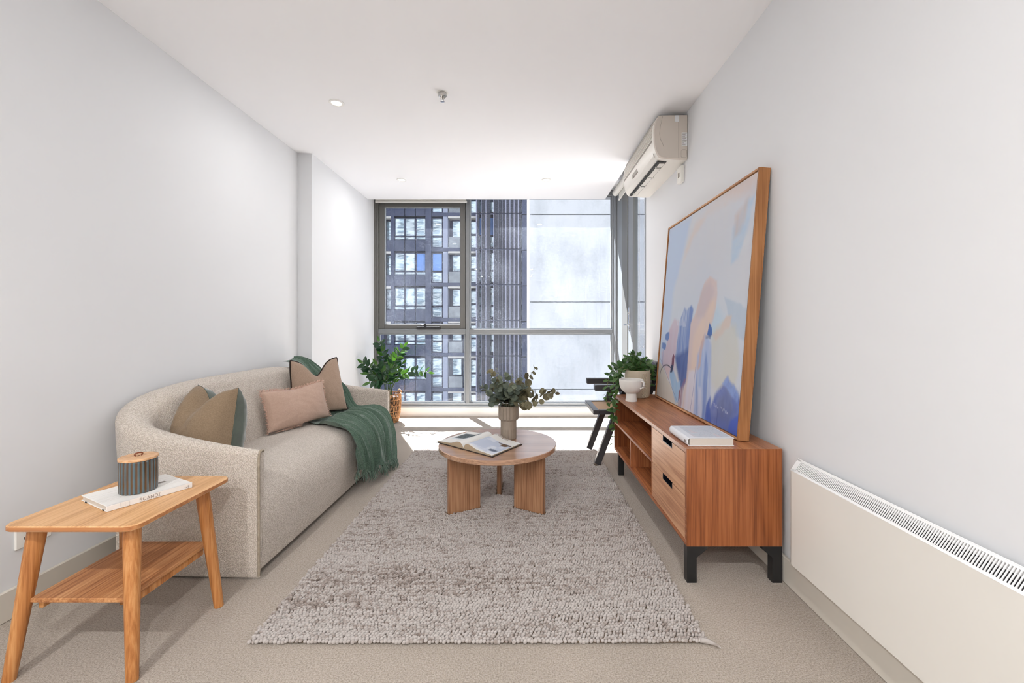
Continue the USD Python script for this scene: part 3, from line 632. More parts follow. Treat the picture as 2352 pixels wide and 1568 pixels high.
def cushion(label, c, n, w, h, t, mf, mb, chop, pinch, seed, edge=None, fringe=None, roll=0.0, wr=.004, gap=.006):
    M = pose(c, n, roll); fr, bk, rim = pillow(w, h, t, chop, pinch, seed, wr=wr)
    tr = lambda p: p @ M[:3, :3].T + M[:3, 3]
    T = Thing('cushion', label, 'cushion', c)
    from scipy.ndimage import gaussian_filter
    n_ = len(fr); o_ = np.array([tr(fr), tr(bk)]); dl = settle(o_.reshape(-1, 3), gap, .60).reshape(o_.shape) - o_
    for side in (0, 1): dl[side] = np.stack([gaussian_filter(dl[side][..., a_], 4.0, mode='nearest') for a_ in range(3)], -1) * 1.15
    rim_ = np.zeros((n_, n_), bool); rim_[[0, -1]] = True; rim_[:, [0, -1]] = True; dl[:, rim_] = dl[:, rim_].mean(0); o_ = o_ + dl       # front and back stay sewn together
    fw_, bw_ = settle(o_.reshape(-1, 3), .004).reshape(o_.shape)
    T.part('front', grid(fw_), MAT[mf], smooth=True, world=True)
    T.part('back', grid(bw_, flip=True), MAT[mb], smooth=True, world=True)
    idx = [(i, 0) for i in range(n_)] + [(n_ - 1, j) for j in range(1, n_)] + [(i, n_ - 1) for i in range(n_ - 2, -1, -1)] + [(0, j) for j in range(n_ - 2, 0, -1)]
    rim_w = np.array([fw_[i, j] for i, j in idx]); rim_w = np.vstack([rim_w, rim_w[:1]])
    ring = np.vstack([rim, rim[:1]])
    if edge: T.part('piping', tube(spline(rim_w, 260), .0055, 8), MAT[edge], smooth=True, world=True, label='dark brown corded piping')
    else: T.part('seam', tube(spline(rim_w, 260), .0015, 6), MAT[mb], smooth=True, world=True)
    if fringe:
        rs = spline(ring, 620); o = rs - rs.mean(0); o[:, 2] = 0
        tang = np.gradient(rs, axis=0); out = np.stack([tang[:, 1], -tang[:, 0], 0 * tang[:, 0]], -1); out /= np.linalg.norm(out, axis=1, keepdims=True) + 1e-9
        out *= np.sign((out * o).sum(1, keepdims=True)); g = np.random.default_rng(seed); ts = []
        for k in range(len(rs)):
            dvec = out[k] + g.normal(0, .55, 3) * np.array([1, 1, 1.0]); dvec /= np.linalg.norm(dvec); Lf = g.uniform(.010, .019)
            ts.append(tube(tr(np.array([rs[k], rs[k] + dvec * Lf * .55, rs[k] + dvec * Lf + g.normal(0, .0025, 3)])), [.0016, .0013, .0008], 4, cap=False))
        fm = cat_(*ts); fm.vertices = settle(fm.vertices, .003)
        T.part('fringe', fm, MAT[fringe], smooth=True, world=True, kind='stuff', label='short frayed fringe')
    return T

# ------------------------------------------------------------------ throw
cloth('throw_green', srgb(98, 120, 104), srgb(58, 80, 68), weave=1000, var=150, bump=.35, stretch=(1, 1, 1), sheen=.3)
cloth('tassel_green', srgb(110, 130, 116), srgb(80, 100, 88), weave=1500)
Lp = spline([(-1.70, 3.02, .772), (-1.605, 2.995, .740), (-1.548, 2.975, .61), (-1.50, 2.95, .45), (-1.44, 2.84, .389), (-1.30, 2.72, .391), (-1.16, 2.62, .386), (-1.07, 2.575, .360), (-1.030, 2.56, .28), (-1.024, 2.565, .15)], 70)
Rp = spline([(-1.74, 3.30, .768), (-1.64, 3.275, .738), (-1.535, 3.262, .665), (-1.39, 3.258, .575), (-1.325, 3.25, .475), (-1.27, 3.25, .392), (-1.15, 3.255, .384), (-1.065, 3.25, .356), (-1.0, 3.20, .23), (-.962, 3.10, .035)], 70)
uu = np.linspace(0, 1, 110); v_ = np.linspace(0, 1, 70)
B = Lp[None] * (1 - uu[:, None, None]) + Rp[None] * uu[:, None, None]
nrm = np.cross(np.gradient(B, axis=0), np.gradient(B, axis=1)); nrm /= np.linalg.norm(nrm, axis=-1, keepdims=True); nrm *= np.sign(nrm[..., :1] * .6 + nrm[..., 2:] + 1e-6)
UV = np.stack([uu[:, None] + 0 * v_[None], v_[None] + 0 * uu[:, None], 0 * uu[:, None] * v_[None]], -1)
warp = .16 * (meshkit.fbm(UV * [2.0, 2.6, 1], 3, 4) - .5) + .06 * np.sin(v_[None] * 4.5 + uu[:, None] * 2)
ridge = lambda k, s: (1 - np.abs(2 * meshkit.noise(np.stack([(UV[..., 0] + warp) * k, UV[..., 1] * 1.6, UV[..., 2] + s], -1), 6) - 1)) ** 1.6
ph = (uu[:, None] + warp) * 2 * PI * 7
amp = np.interp(v_, [0, .3, .45, .6, .75, 1], [.012, .018, .024, .026, .028, .036])[None]
hgt = amp * (.9 * ridge(13, 1) + .55 * ridge(27, 4) + .25 * np.sin(ph) + .15) + .003 * meshkit.noise(UV * [60, 14, 1], 9) + .006
under = np.clip((-1.26 - B[..., 0]) / .05, 0, 1) * np.clip((3.20 - B[..., 1]) / .04, 0, 1)          # weighed down by the piped cushion
hgt = np.maximum(hgt, .005) * (1 - .85 * under)
sp_ = np.gradient(B, axis=0); sp_ /= np.linalg.norm(sp_, axis=-1, keepdims=True)
Pt = B + nrm * hgt[..., None] + sp_ * (amp * .28 * np.sin(ph * 1.0 + 1.0) * (1 - .8 * under))[..., None]
Pt = np.where((B[..., 0] < -1.12)[..., None], settle(Pt.reshape(-1, 3), .012, 9.).reshape(Pt.shape), Pt)
Pt[..., 2] = np.where(under > .3, np.maximum(Pt[..., 2], .3885), Pt[..., 2])
Pt[:, -1, 2] += .012 * np.sin(uu * 19); Pt[..., 2] = np.maximum(Pt[..., 2], .008)
thr = Thing('throw_blanket', 'green woven throw blanket draped over the far end of the sofa', 'blanket', (-1.2, 2.95, .38))
back_ = settle((Pt - nrm * .0025).reshape(-1, 3), .003).reshape(Pt.shape)
thr.part('cloth', cat_(grid(Pt), grid(back_, flip=True)), MAT['throw_green'], smooth=True, world=True)
g = np.random.default_rng(5); ts = []
for k in range(64):
    f_ = (k + .5) / 64; i = int(f_ * 109); p = Pt[i, -1]; dn = Pt[i, -1] - Pt[i, -4]; dn /= np.linalg.norm(dn)
    for s in range(3):
        o = g.normal(0, .0035, 3); Lt = g.uniform(.035, .065); e = p + dn * Lt + g.normal(0, .008, 3); m_ = (p + e) / 2 + g.normal(0, .004, 3)
        c3 = spline(np.array([p + o * .3, m_ + o, e]), 5); c3[:, 2] = np.maximum(c3[:, 2], .006); ts.append(tube(c3, [.0022, .0026, .0022, .0018, .001], 5, cap=False))
thr.part('tassel_fringe', cat_(*ts), MAT['tassel_green'], smooth=True, world=True, kind='stuff')

from scipy.spatial import cKDTree
THROW = (cKDTree(Pt.reshape(-1, 3)), Pt.reshape(-1, 3), nrm.reshape(-1, 3))
cushion('square tan linen cushion with green velvet back at the near end of the sofa', (-1.458, 1.985, .552), (-.34, -.90, .20), .36, .38, .25, 'linen_olive', 'velvet_green', .075, .22, 3, wr=.007, gap=.014)
cushion('dusty pink oblong cushion with frayed fringe in the middle of the sofa', (-1.432, 2.710, .516), (.90, -.44, .26), .43, .255, .115, 'linen_pink', 'linen_pink', .012, .0, 11, fringe='fringe_pink', roll=.04, gap=.016)
cushion('taupe square cushion with dark brown piping at the far end of the sofa', (-1.445, 3.0, .590), (.80, -.55, .24), .40, .41, .14, 'linen_taupe', 'linen_taupe', .11, .12, 23, edge='cord_brown', wr=.005, gap=.022)


# ------------------------------------------------------------------ rug of looped wool
RX0, RX1, RY0, RY1 = -.885, .590, 1.372, 3.50
mat('wool', {'g': ('geometry', {}), 'mp': ('mapping', {'scale': (7.0, 60.0, 1.0)}), 'n': ('noise_texture', {'scale': 1.0, 'detail': 3.0, 'roughness': .7}), 'n2': ('noise_texture', {'scale': 70.0, 'detail': 2.0}), 'mp3': ('mapping', {'scale': (.7, 5.0, 1.0)}), 'n3': ('noise_texture', {'scale': 1.0, 'detail': 2.0}),
             'oi': ('object_info', {}), 'ro': ('math', {'math_type': 'multiply_add', 'value2': .30, 'value3': -.15}), 'su': ('math', {'math_type': 'add'}), 'h': ('math', {'math_type': 'multiply_add', 'value2': .45}), 'h3': ('math', {'math_type': 'multiply_add', 'value2': .5}), 'r': ('rgb_ramp', {'ramp': [(.60, srgb(118, 103, 94)), (.76, srgb(162, 149, 141)), (.92, srgb(187, 177, 171)), (1.0, srgb(200, 192, 187))]}),
             'n4': ('noise_texture', {'scale': 900.0, 'detail': 2.0}), 'b': ('bump', {'strength': .8, 'distance': .003}), 'p': ('principled_bsdf', {'roughness': 1.0, 'specular_ior_level': .05, 'sheen_weight': .2})},
    [('g.position', 'mp.vector'), ('mp.vector', 'n.vector'), ('g.position', 'n2.vector'), ('g.position', 'mp3.vector'), ('mp3.vector', 'n3.vector'), ('n2.fac', 'h.value1'), ('n.fac', 'h.value3'), ('n3.fac', 'h3.value1'), ('h.value', 'h3.value3'), ('oi.random', 'ro.value1'), ('h3.value', 'su.value1'), ('ro.value', 'su.value2'), ('su.value', 'r.fac'), ('r.color', 'p.base_color'),
     ('g.position', 'n4.vector'), ('n4.fac', 'b.height'), ('b.normal', 'p.normal')], 'p.BSDF')
plain('rug_back', srgb(120, 104, 88), .95, bump=.4, bscale=500)
rug = Thing('rug', 'large chunky looped wool rug in mottled greige under the round coffee table', 'rug', ((RX0 + RX1) / 2, (RY0 + RY1) / 2, 0))
rug.part('backing', box(RX0 + .004, RX1 - .004, RY0 + .006, RY1 - .004, .001, .008, .002), MAT['rug_back'], world=True)
DX, DY = .0118, .0098
ny, nx = int((RY1 - RY0) / DY), int((RX1 - RX0) / DX)
loop = trimesh.creation.icosphere(1); loop.vertices = loop.vertices * [.0069, .0048, .0064]
g = np.random.default_rng(12)
J, I = np.meshgrid(np.arange(ny), np.arange(nx), indexing='ij')
bend = .02 * (meshkit.noise(np.stack([I / nx * 3.0, J / ny * 5.0, 0 * I], -1), 3) - .5)
lx = RX0 + (I + .5 + .5 * (J % 2)) * DX + g.normal(0, .0012, I.shape) + .004 * np.sin(J * .9); ly = RY0 + (J + .5) * DY + bend * .6 + g.normal(0, .0010, I.shape)
lz = .0112 + g.normal(0, .0011, I.shape) + .0025 * (meshkit.noise(np.stack([I / 3.0, J / 2.0, 0 * I], -1), 8) - .5)
lx[:, -1] = np.minimum(lx[:, -1], RX1 + .004)
ang = np.radians(24 + g.normal(0, 9, I.shape)); scl = np.clip(1 + g.normal(0, .10, I.shape), .7, 1.4)
rug_loops = UsdGeom.PointInstancer.Define(stage, rug.path + '/wool_loops')
proto = usdkit.mesh(stage, rug.path + '/wool_loops/loop', loop, MAT['wool'], True)
rug_loops.CreatePrototypesRel().AddTarget(proto.GetPath())
feet_on = np.zeros(lx.shape, bool)                                   # the pile is pressed flat under what stands on it
for a_ in (210, 330, 90):
    a_ = math.radians(a_); u_ = (lx + .146) * math.cos(a_) + (ly - 2.455) * math.sin(a_); w_ = -(lx + .146) * math.sin(a_) + (ly - 2.455) * math.cos(a_); feet_on |= (u_ > .105) & (u_ < .310) & (np.abs(w_) < .021)
for fy in (3.117, 3.503): feet_on |= (np.abs(lx - .540) < .024) & (np.abs(ly - fy) < .026)
lz = np.where(feet_on, -.004, lz); scl = np.where(feet_on, .75, scl)
pts = np.stack([lx - rug.loc[0], ly - rug.loc[1], lz], -1).reshape(-1, 3).astype(np.float32)
rug_loops.CreateProtoIndicesAttr(Vt.IntArray.FromNumpy(np.zeros(len(pts), np.int32))); rug_loops.CreatePositionsAttr(Vt.Vec3fArray.FromNumpy(pts))
rug_loops.CreateScalesAttr(Vt.Vec3fArray.FromNumpy(np.repeat(scl.reshape(-1, 1), 3, 1).astype(np.float32)))
a_ = ang.ravel() / 2; tl = g.normal(0, .12, len(a_)) / 2
rug_loops.CreateOrientationsAttr(Vt.QuathArray([Gf.Quath(float(math.cos(x) * math.cos(t)), float(math.cos(x) * math.sin(t)), float(math.sin(x) * math.sin(t)), float(math.sin(x) * math.cos(t))) for x, t in zip(a_, tl)]))
put(rug_loops.GetPrim(), 'rows of small wool loops', kind='stuff')
cn = spline([(RX1 - .02, RY0 + .006, .012), (RX1 + .012, RY0 - .003, .010), (RX1 + .036, RY0 - .018, .004)], 10)
rug.part('corner_tail', tube(cn, [.008, .008, .008, .0075, .007, .006, .005, .004, .003, .002], 8), MAT['wool'], smooth=True, world=True)

# ------------------------------------------------------------------ round coffee table
OAK = dict(c_light=srgb(182, 140, 106), c_mid=srgb(164, 120, 88), c_dark=srgb(136, 94, 66))
wood('ash_top', srgb(196, 156, 126), srgb(182, 140, 110), srgb(154, 114, 88), axis='x', ring=7, rough=.25, coat=1.0, coat_ior=1.95)
wood('ash_leg', axis='z', ring=10, rough=.45, **OAK)
CX, CY, CR, CZ = -.146, 2.455, .335, .355
tb = Thing('coffee_table', 'round oak coffee table on three panel legs in the middle of the rug', 'coffee table', (CX, CY, .012))
tb.part('tabletop', place(lathe([(0, CZ - .026), (CR - .003, CZ - .026), (CR, CZ - .023), (CR, CZ - .003), (CR - .003, CZ), (0, CZ)], 120), at=(CX, CY, 0)), MAT['ash_top'], world=True)
for a in (210, 330, 90):
    a = math.radians(a); c, s = math.cos(a), math.sin(a)
    m = box(.115, .300, -.0125, .0125, .0092, CZ - .026, .002); tb.part('leg', place(m, [[c, -s, 0], [s, c, 0], [0, 0, 1]], (CX, CY, 0)), MAT['ash_leg'], world=True)

# ------------------------------------------------------------------ vase with eucalyptus
plain('stone_glaze', srgb(150, 136, 122), .55, var=.12, vscale=30, bump=.05, bscale=300)
VX, VY, VZ = -.088, 2.545, CZ + .0005
def flute(r, z0, z1, n=16, depth=.05):
    t = np.linspace(0, 2 * PI, n * 10, endpoint=False); k = np.abs(((t * n / (2 * PI)) % 1) - .5) * 2
    rr = r * (1 - depth * np.clip((k - .72) / .28, 0, 1) ** 2)
    return np.stack([rr * np.cos(t), rr * np.sin(t)], -1)
def fluted_body(spec, n):
    rows = [np.c_[flute(r, 0, 0, n, dp), np.full(n * 10, z)] for r, z, dp in spec]
    return grid(np.array(rows), closed_v=True)
va = Thing('vase', 'taupe ribbed ceramic vase with a wider collar on the coffee table', 'vase', (VX, VY, VZ))
va.part('base', fluted_body([(.001, 0, 0), (.044, 0, .04), (.0475, .004, .055), (.0475, .112, .055), (.045, .118, .03)], 16), MAT['stone_glaze'], smooth=25)
va.part('collar', fluted_body([(.046, .1125, .0), (.056, .113, .03), (.0605, .119, .05), (.0605, .193, .05), (.058, .197, .02), (.051, .196, .0), (.049, .18, 0), (.047, .06, 0), (.001, .055, 0)], 18), MAT['stone_glaze'], smooth=25)

leafy('euca_a', srgb(136, 144, 124), srgb(108, 118, 102), .6, .22, .2, (.22, .26, .13)); leafy('euca_b', srgb(146, 140, 112), srgb(114, 108, 84), .6, .22, .2, (.3, .27, .13)); leafy('euca_c', srgb(98, 108, 96), srgb(72, 82, 74), .55, .12, .3, (.12, .2, .1))
leafy('euca_pale', srgb(180, 188, 172), srgb(150, 160, 146), .6, .25, .2, (.4, .45, .3)); plain('euca_stem', srgb(120, 122, 96), .6)
eu = Thing('eucalyptus_bunch', 'bunch of grey green eucalyptus sprigs standing in the ribbed vase', 'foliage', (VX, VY, VZ + .196))
g = np.random.default_rng(21)
top = np.array([VX, VY, VZ + .19])
EX = lambda px, py, D: np.array([(px - 1202) / 982 * D, D, EYE - (py - 748) / 982 * D])
sprigs = [(1122, 852, 2.50, 'b'), (1141, 842, 2.58, 'p'), (1100, 888, 2.55, 'c'), (1112, 905, 2.46, 'a'), (1128, 872, 2.44, 'a'), (1150, 866, 2.42, 'a'), (1160, 852, 2.56, 'a'), (1178, 850, 2.62, 'p'),
          (1190, 862, 2.47, 'b'), (1204, 868, 2.55, 'a'), (1232, 842, 2.56, 'b'), (1214, 882, 2.43, 'a'), (1283, 900, 2.50, 'b'), (1246, 926, 2.44, 'b'), (1122, 926, 2.44, 'c'), (1168, 884, 2.38, 'a'), (1186, 890, 2.40, 'a'), (1142, 890, 2.40, 'c'), (1200, 930, 2.44, 'b')]
def leaf_on(owner, name, p, d, up, L, W, m, lo=None, hi=None, off=None, **k):
    q_ = moved(leaf_mesh(L, W, **k), aim(d, up, p))            # lo, hi: a wall or frame that the leaf presses against
    if lo is not None: q_.vertices[:, 0] = np.maximum(q_.vertices[:, 0], lo)
    if hi is not None: q_.vertices[:, 0] = np.minimum(q_.vertices[:, 0], hi)
    if off is not None and ((q_.vertices[:, 2] < off[1]) & (np.hypot(q_.vertices[:, 0], q_.vertices[:, 1]) < off[0])).any(): return
    owner.part(name, q_, m, smooth=True)
round_w = lambda s: np.sqrt(np.clip(1 - (2 * s ** .9 - 1) ** 2, 0, 1))
for px, py, D, tone in sprigs:
    e = EX(px, py, D); b0 = np.array([VX + g.uniform(-.02, .02), VY + g.uniform(-.02, .02), VZ + .10])
    rim_ = top + np.r_[(e - top)[:2] / (np.linalg.norm((e - top)[:2]) + 1e-6) * .034, .012]
    mid = (rim_ + e) / 2 + [0, 0, .018]
    c = spline([b0, rim_, mid, e], 26); st = Part(eu.part('stem', eu.local(tube(c, np.linspace(.0022, .0009, 26), 6)), MAT['euca_stem'], smooth=True))
    Ls = np.linalg.norm(e - rim_); n = max(4, int(Ls / .027))
    for k in range(n):
        f = .40 + .60 * (k + .5) / n; i = min(25, int(f * 25)); p = c[i]; t = c[i] - c[i - 1]; t /= np.linalg.norm(t)
        for sgn in (-1, 1):
            side = np.cross(t, g.normal(0, 1, 3)); side /= np.linalg.norm(side)
            d_ = t * g.uniform(.1, .6) + side * 1.0 * sgn + np.array([0, -.25, .05]); sz = (.060 if tone != 'p' else .024) * (1.08 - .62 * ((f - .4) / .6)) * g.uniform(.8, 1.2)
            mt = {'a': 'euca_a', 'b': 'euca_b', 'c': 'euca_c', 'p': 'euca_pale'}[tone]
            if tone == 'a' and g.random() < .3: mt = 'euca_c'
            up = np.array([0, -1.0, .6]) + g.normal(0, .55, 3)
            leaf_on(st, 'leaf', p - eu.loc, d_, up, sz, sz * (.86 if tone != 'p' else .4), MAT[mt], curl=g.uniform(-.05, .18), fold=g.uniform(.02, .2), width=round_w, n=7, off=(.066, .006))

# ------------------------------------------------------------------ open book on the coffee table
painted('page_print', .55, .02); plain('paper_edge', srgb(176, 158, 134), .8, bump=.5, bscale=900); plain('cover_dark', srgb(52, 44, 40), .6); plain('paper', srgb(222, 216, 206), .7)
ob_ = Thing('open_book', 'open picture book lying on the coffee table in front of the vase', 'book', (-.245, 2.44, CZ + .0005), rotz=0)
sp0, sdir = np.array([-.325, 2.315]), np.array([.545, .838]); pdir = np.array([sdir[1], -sdir[0]]); SL = .266
def page(side, seed):
    """One half of the open block: returns top surface (n, m, 3) and widths; side +1 right, -1 left."""
    u = np.linspace(0, 1, 60); v = np.linspace(0, 1, 60); Wd = .212
    z = .0045 + .0185 * np.exp(-((u - .17) / .22) ** 2) * (1 - np.exp(-u * 26)) + .0085 * (1 - u ** 3) * (1 - np.exp(-u * 30))
    skew = -.06
    Q = np.zeros((60, 60, 3))
    for j, vv in enumerate(v):
        o = sp0 + sdir * SL * vv; Q[:, j, :2] = o + np.outer(u * Wd * side, pdir) + np.outer(u * skew * side * .4, sdir) ; Q[:, j, 2] = z + CZ + .0035
    return Q, u, v
def print_on(u, v, seed, right):
    U, V = np.meshgrid(u, v, indexing='ij'); c = np.ones(U.shape + (3,)) * np.array(srgb(226, 224, 220)); N = lambda s, k: meshkit.fbm(np.stack([U * s, V * s, 0 * U + k], -1), 4, seed)
    mixc = lambda m, col: np.where(m[..., None] > 0, c * (1 - m[..., None]) + np.array(srgb(*col)) * m[..., None], c)
    sm = lambda x, w_: np.clip(x / w_ + .5, 0, 1)
    if not right:
        inn = ((U > .22) & (U < .86) & (V > .30) & (V < .80)).astype(float)
        c = mixc(inn, (190, 202, 210)); hill = inn * sm(.60 + .10 * (N(7, 1) - .5) * 2 - np.abs((V - .35) * 1.5 - .15) - .25 * np.abs(U - .55), .05)
        c = mixc(hill, (96, 104, 106)); c = mixc(hill * (N(34, 2) > .52), (60, 68, 72)); c = mixc(inn * sm(.40 - V, .03), (208, 212, 216))
    else:
        inn = ((U > .10) & (U < .97) & (V > .06) & (V < .72)).astype(float); c = mixc(inn, (212, 216, 226)); c = mixc(inn * sm(N(6, 3) - .5, .15) * .7, (176, 186, 206))
        c = mixc(inn * sm(.055 * (1 + N(20, 4)) - ((U - .80) ** 2 * 1.5 + (V - .22) ** 2 * 6) ** .5 * .55, .03), (96, 104, 122)); c = mixc(inn * sm(.055 - ((U - .80) ** 2 + (V - .62) ** 2 * 2) ** .5 * .5, .02), (110, 84, 62)); c = mixc(inn * sm(.03 - np.abs(V - .67) - .05 * np.abs(U - .9), .01) * (U > .55), (84, 66, 54))
        st = ((U > .12) & (U < .6) & (V > .92)); c = mixc(st * (np.sin(U * 170) > 0) * 1.0, (120, 92, 72))
    return c.reshape(-1, 3)
def slab(Q, z0):
    """Closes a top surface down to height z0."""
    rim = np.vstack([Q[:, 0], Q[-1, 1:], Q[-2::-1, -1], Q[0, -2:0:-1]]); low = rim.copy(); low[:, 2] = z0
    n = len(rim); i = np.arange(n); v = np.vstack([rim, low]); f = np.vstack([np.stack([i, (i + 1) % n, n + (i + 1) % n], 1), np.stack([i, n + (i + 1) % n, n + i], 1)])
    return trimesh.Trimesh(v, f, process=False)
for side in (1, -1):
    Q, u, v = page(side, 3)
    ob_.part('page', grid(Q, flip=side < 0), MAT['page_print'], smooth=True, world=True, col=print_on(u, v, 5 + side, side > 0))
    ob_.part('page_block', fix(slab(Q - [0, 0, .0004], CZ + .0035)), MAT['paper_edge'], world=True, smooth=False)
    o = sp0 - sdir * .006; a = o + pdir * side * .0; b_ = o + pdir * side * .219 - sdir * .024 * side; L2 = sdir * (SL + .012)
    poly = sg.Polygon([a, b_, b_ + L2, a + L2]); poly = poly if poly.exterior.is_ccw else sg.Polygon(list(poly.exterior.coords)[::-1])
    ob_.part('cover', place(extrude(poly, .003), at=(0, 0, CZ + .0005)), MAT['cover_dark'], world=True, smooth=False)

# ------------------------------------------------------------------ side table, book and canister
wood('oak_top', srgb(224, 180, 132), srgb(214, 166, 116), srgb(192, 142, 94), axis='y', ring=8, rough=.42, coat=.1)
wood('oak_shelf', srgb(204, 152, 104), srgb(182, 126, 80), srgb(146, 92, 54), axis='y', ring=7, rough=.5, off=(3, 1, 2))
wood('oak_edge', srgb(198, 142, 92), srgb(182, 122, 76), srgb(160, 102, 60), axis='x', ring=4, fine=60, rough=.5)
wood('oak_leg', srgb(204, 148, 94), srgb(186, 124, 70), srgb(158, 98, 50), axis='z', ring=9, rough=.42, off=(1, 5, 2))
TX0, TX1, TY0, TY1, TZ = -1.497, -1.112, 1.218, 1.633, .452
sx = (TX0 + TX1) / 2; sy = (TY0 + TY1) / 2
stb = Thing('side_table', 'small oak side table with lower shelf beside the near end of the sofa', 'side table', (sx, sy, 0))
rim_o = rounded(TX1 - TX0, TY1 - TY0, .035, 8)
stb.part('tabletop', place(extrude(rim_o, .017, .003), at=(sx, sy, TZ - .017)), MAT['oak_top'], world=True)
stb.part('edge_band', place(extrude(rim_o.buffer(.0006).difference(rim_o.buffer(-.004)), .011), at=(sx, sy, TZ - .014)), MAT['oak_edge'], world=True)
feet = {(-1, -1): ((-1.452, 1.285), (-1.484, 1.233)), (1, -1): ((-1.176, 1.285), (-1.128, 1.233)), (-1, 1): ((-1.445, 1.560), (-1.476, 1.585)), (1, 1): ((-1.168, 1.550), (-1.112, 1.562))}
for k, (a, b_) in feet.items():
    zz_ = np.linspace(TZ - .016, .0, 9); pp = np.array([np.r_[np.array(a) + (np.array(b_) - np.array(a)) * (1 - z / TZ), z] for z in zz_])
    stb.part('leg', tube(pp, np.interp(zz_, [0, .3, TZ], [.0150, .0205, .0225]), 24), MAT['oak_leg'], world=True)
SHZ = .222
stb.part('shelf', place(extrude(rounded(.287, .335, .006, 3), .013, .002), at=(-1.312, 1.425, SHZ - .013)), MAT['oak_shelf'], world=True)
for sgn in (-1, 1): stb.part('rail', box(-1.312 + sgn * .128 - .007, -1.312 + sgn * .128 + .007, 1.275, 1.575, SHZ - .040, SHZ - .013, .002), MAT['oak_leg'], world=True)

plain('cover_white', srgb(236, 233, 229), .5, var=.05, vscale=3); plain('page_white', srgb(214, 206, 196), .8, bump=.5, bscale=1200); plain('ink_grey', srgb(142, 134, 128), .7); plain('ink_black', (.03, .03, .03), .7)
A0 = np.array([-1.278, 1.311]); e1 = np.array([.105, .203]); BL = .229; e1 /= np.linalg.norm(e1); e2 = np.array([-e1[1], e1[0]]); BW = .188; BZ = TZ + .0006; BT = .0175
book_rot = math.degrees(math.atan2(e1[1], e1[0]))
bk = Thing('book', 'white design book under the ribbed canister on the side table', 'book', (A0[0], A0[1], BZ), rotz=book_rot)      # local x along the spine, y away from it
bk.part('page_block', box(.003, BL - .003, .004, BW - .004, .0022, BT - .0022), MAT['page_white'], smooth=False)
bk.part('cover', box(0, BL, 0, BW, BT - .0022, BT, .0006), MAT['cover_white']); bk.part('cover', box(0, BL, 0, BW, 0, .0022, .0006), MAT['cover_white'])
bk.part('spine', box(0, BL, -.0008, .003, 0, BT, .0008), MAT['cover_white'])
def spine_text(T, txt, h, x, z, m, name='lettering', **k):
    t = meshkit.text_mesh(txt, h, .0004); v = t.vertices; t.vertices = np.stack([v[:, 0] + x, -.0009 - v[:, 2], v[:, 1] + z], -1); t.faces = t.faces
    T.part(name, t, MAT[m], smooth=False, **k); return v[:, 0].max()
spine_text(bk, 'SCANDI', .0105, .085 - .006, .0035, 'ink_grey', label='grey lettering SCANDI on the spine')
for k in range(3):
    T_ = [box(.033 + k * .011, .0335 + k * .011, -.0013, -.0008, .003 + j * .0036, .0052 + j * .0036) for j in range(4)]
    bk.part('small_print', cat_(*T_), MAT['ink_grey'], smooth=False)
bk.part('emblem', cat_(bar((.205, -.001, .007), (.209, -.001, .0045), .0006, .001, (0, 1, 0), 0), bar((.209, -.001, .0045), (.213, -.001, .0075), .0006, .001, (0, 1, 0), 0), bar((.216, -.001, .003), (.216, -.001, .012), .0006, .001, (0, 1, 0), 0)), MAT['ink_black'], smooth=False)
for y0 in (.018, .145): bk.part('band', box(-.0006, .0012, y0, y0 + .012, .0, .0032), MAT['ink_black'], smooth=False)
plain('photo_lines', srgb(204, 198, 192), .6)
bk.part('cover_print', cat_(*[box(.004, BL - .004, y, y + .0008, BT, BT + .00012) for y in (.05, .062, .085, .118, .14)]), MAT['photo_lines'], smooth=False)
bk.part('cover_title_block', box(.150, .190, .088, .104, BT, BT + .0002), MAT['ink_grey'], smooth=False)

def ceramic(name):
    return mat(name, {'g': ('texture_coordinate', {}), 'n': ('noise_texture', {'scale': 9.0, 'detail': 4.0}), 'a': ('attribute', {'attribute': 'paint'}), 'r': ('rgb_ramp', {'ramp': [(.35, (.75, .75, .75)), (.65, (1.1, 1.1, 1.1))]}), 'mx': ('mix_color', {'blend_type': 'multiply', 'fac': 1.0}),
                      'p': ('principled_bsdf', {'roughness': .12, 'specular_ior_level': .6, 'coat_weight': .4})}, [('g.object', 'n.vector'), ('n.fac', 'r.fac'), ('a.color', 'mx.a'), ('r.color', 'mx.b'), ('mx.result', 'p.base_color')], 'p.BSDF')
ceramic('reactive_glaze')
wood('lid_wood', srgb(226, 186, 146), srgb(212, 168, 126), srgb(186, 138, 98), axis='x', ring=14, rough=.45)
plain('leather', srgb(120, 62, 34), .5)
JX, JY, JZ = -1.298, 1.442, BZ + BT + .0004; NF = 27
jar = Thing('canister', 'round blue brown ribbed ceramic canister with a wooden lid on the white book', 'canister', (JX, JY, JZ), rotz=46)
t = np.linspace(0, 2 * PI, NF * 8, endpoint=False); k = .5 + .5 * np.cos(t * NF); MA, MI = .0515, .0515
rows, cols = [], []
blue, brown, teal = np.array(srgb(92, 122, 134)), np.array(srgb(92, 64, 36)), np.array(srgb(62, 78, 78))
rr = np.random.default_rng(4).random(NF)
for z, s, dk in [(.0, .02, .5), (.0005, .96, .5), (.003, .985, .5), (.03, .995, .9), (.06, 1, 1.0), (.09, .995, 1), (.100, .99, .8), (.106, .985, .55), (.107, .92, .4), (.10, .9, .3)]:
    f_ = s * (1 - .030 * (1 - k)); rows.append(np.stack([MA * f_ * np.cos(t), MI * f_ * np.sin(t), np.full(len(t), z)], -1))
    tone = rr[(t * NF / (2 * PI)).astype(int) % NF]; base = blue * (1 - .55 * tone[:, None]) + teal * .55 * tone[:, None]; w_ = np.clip(k * 1.5 - .35, 0, 1)[:, None]
    cols.append((base * w_ + brown * (1 - w_)) * (.55 + .45 * dk))
jar.part('body', grid(np.array(rows), closed_v=True), MAT['reactive_glaze'], smooth=True, col=np.vstack(cols))
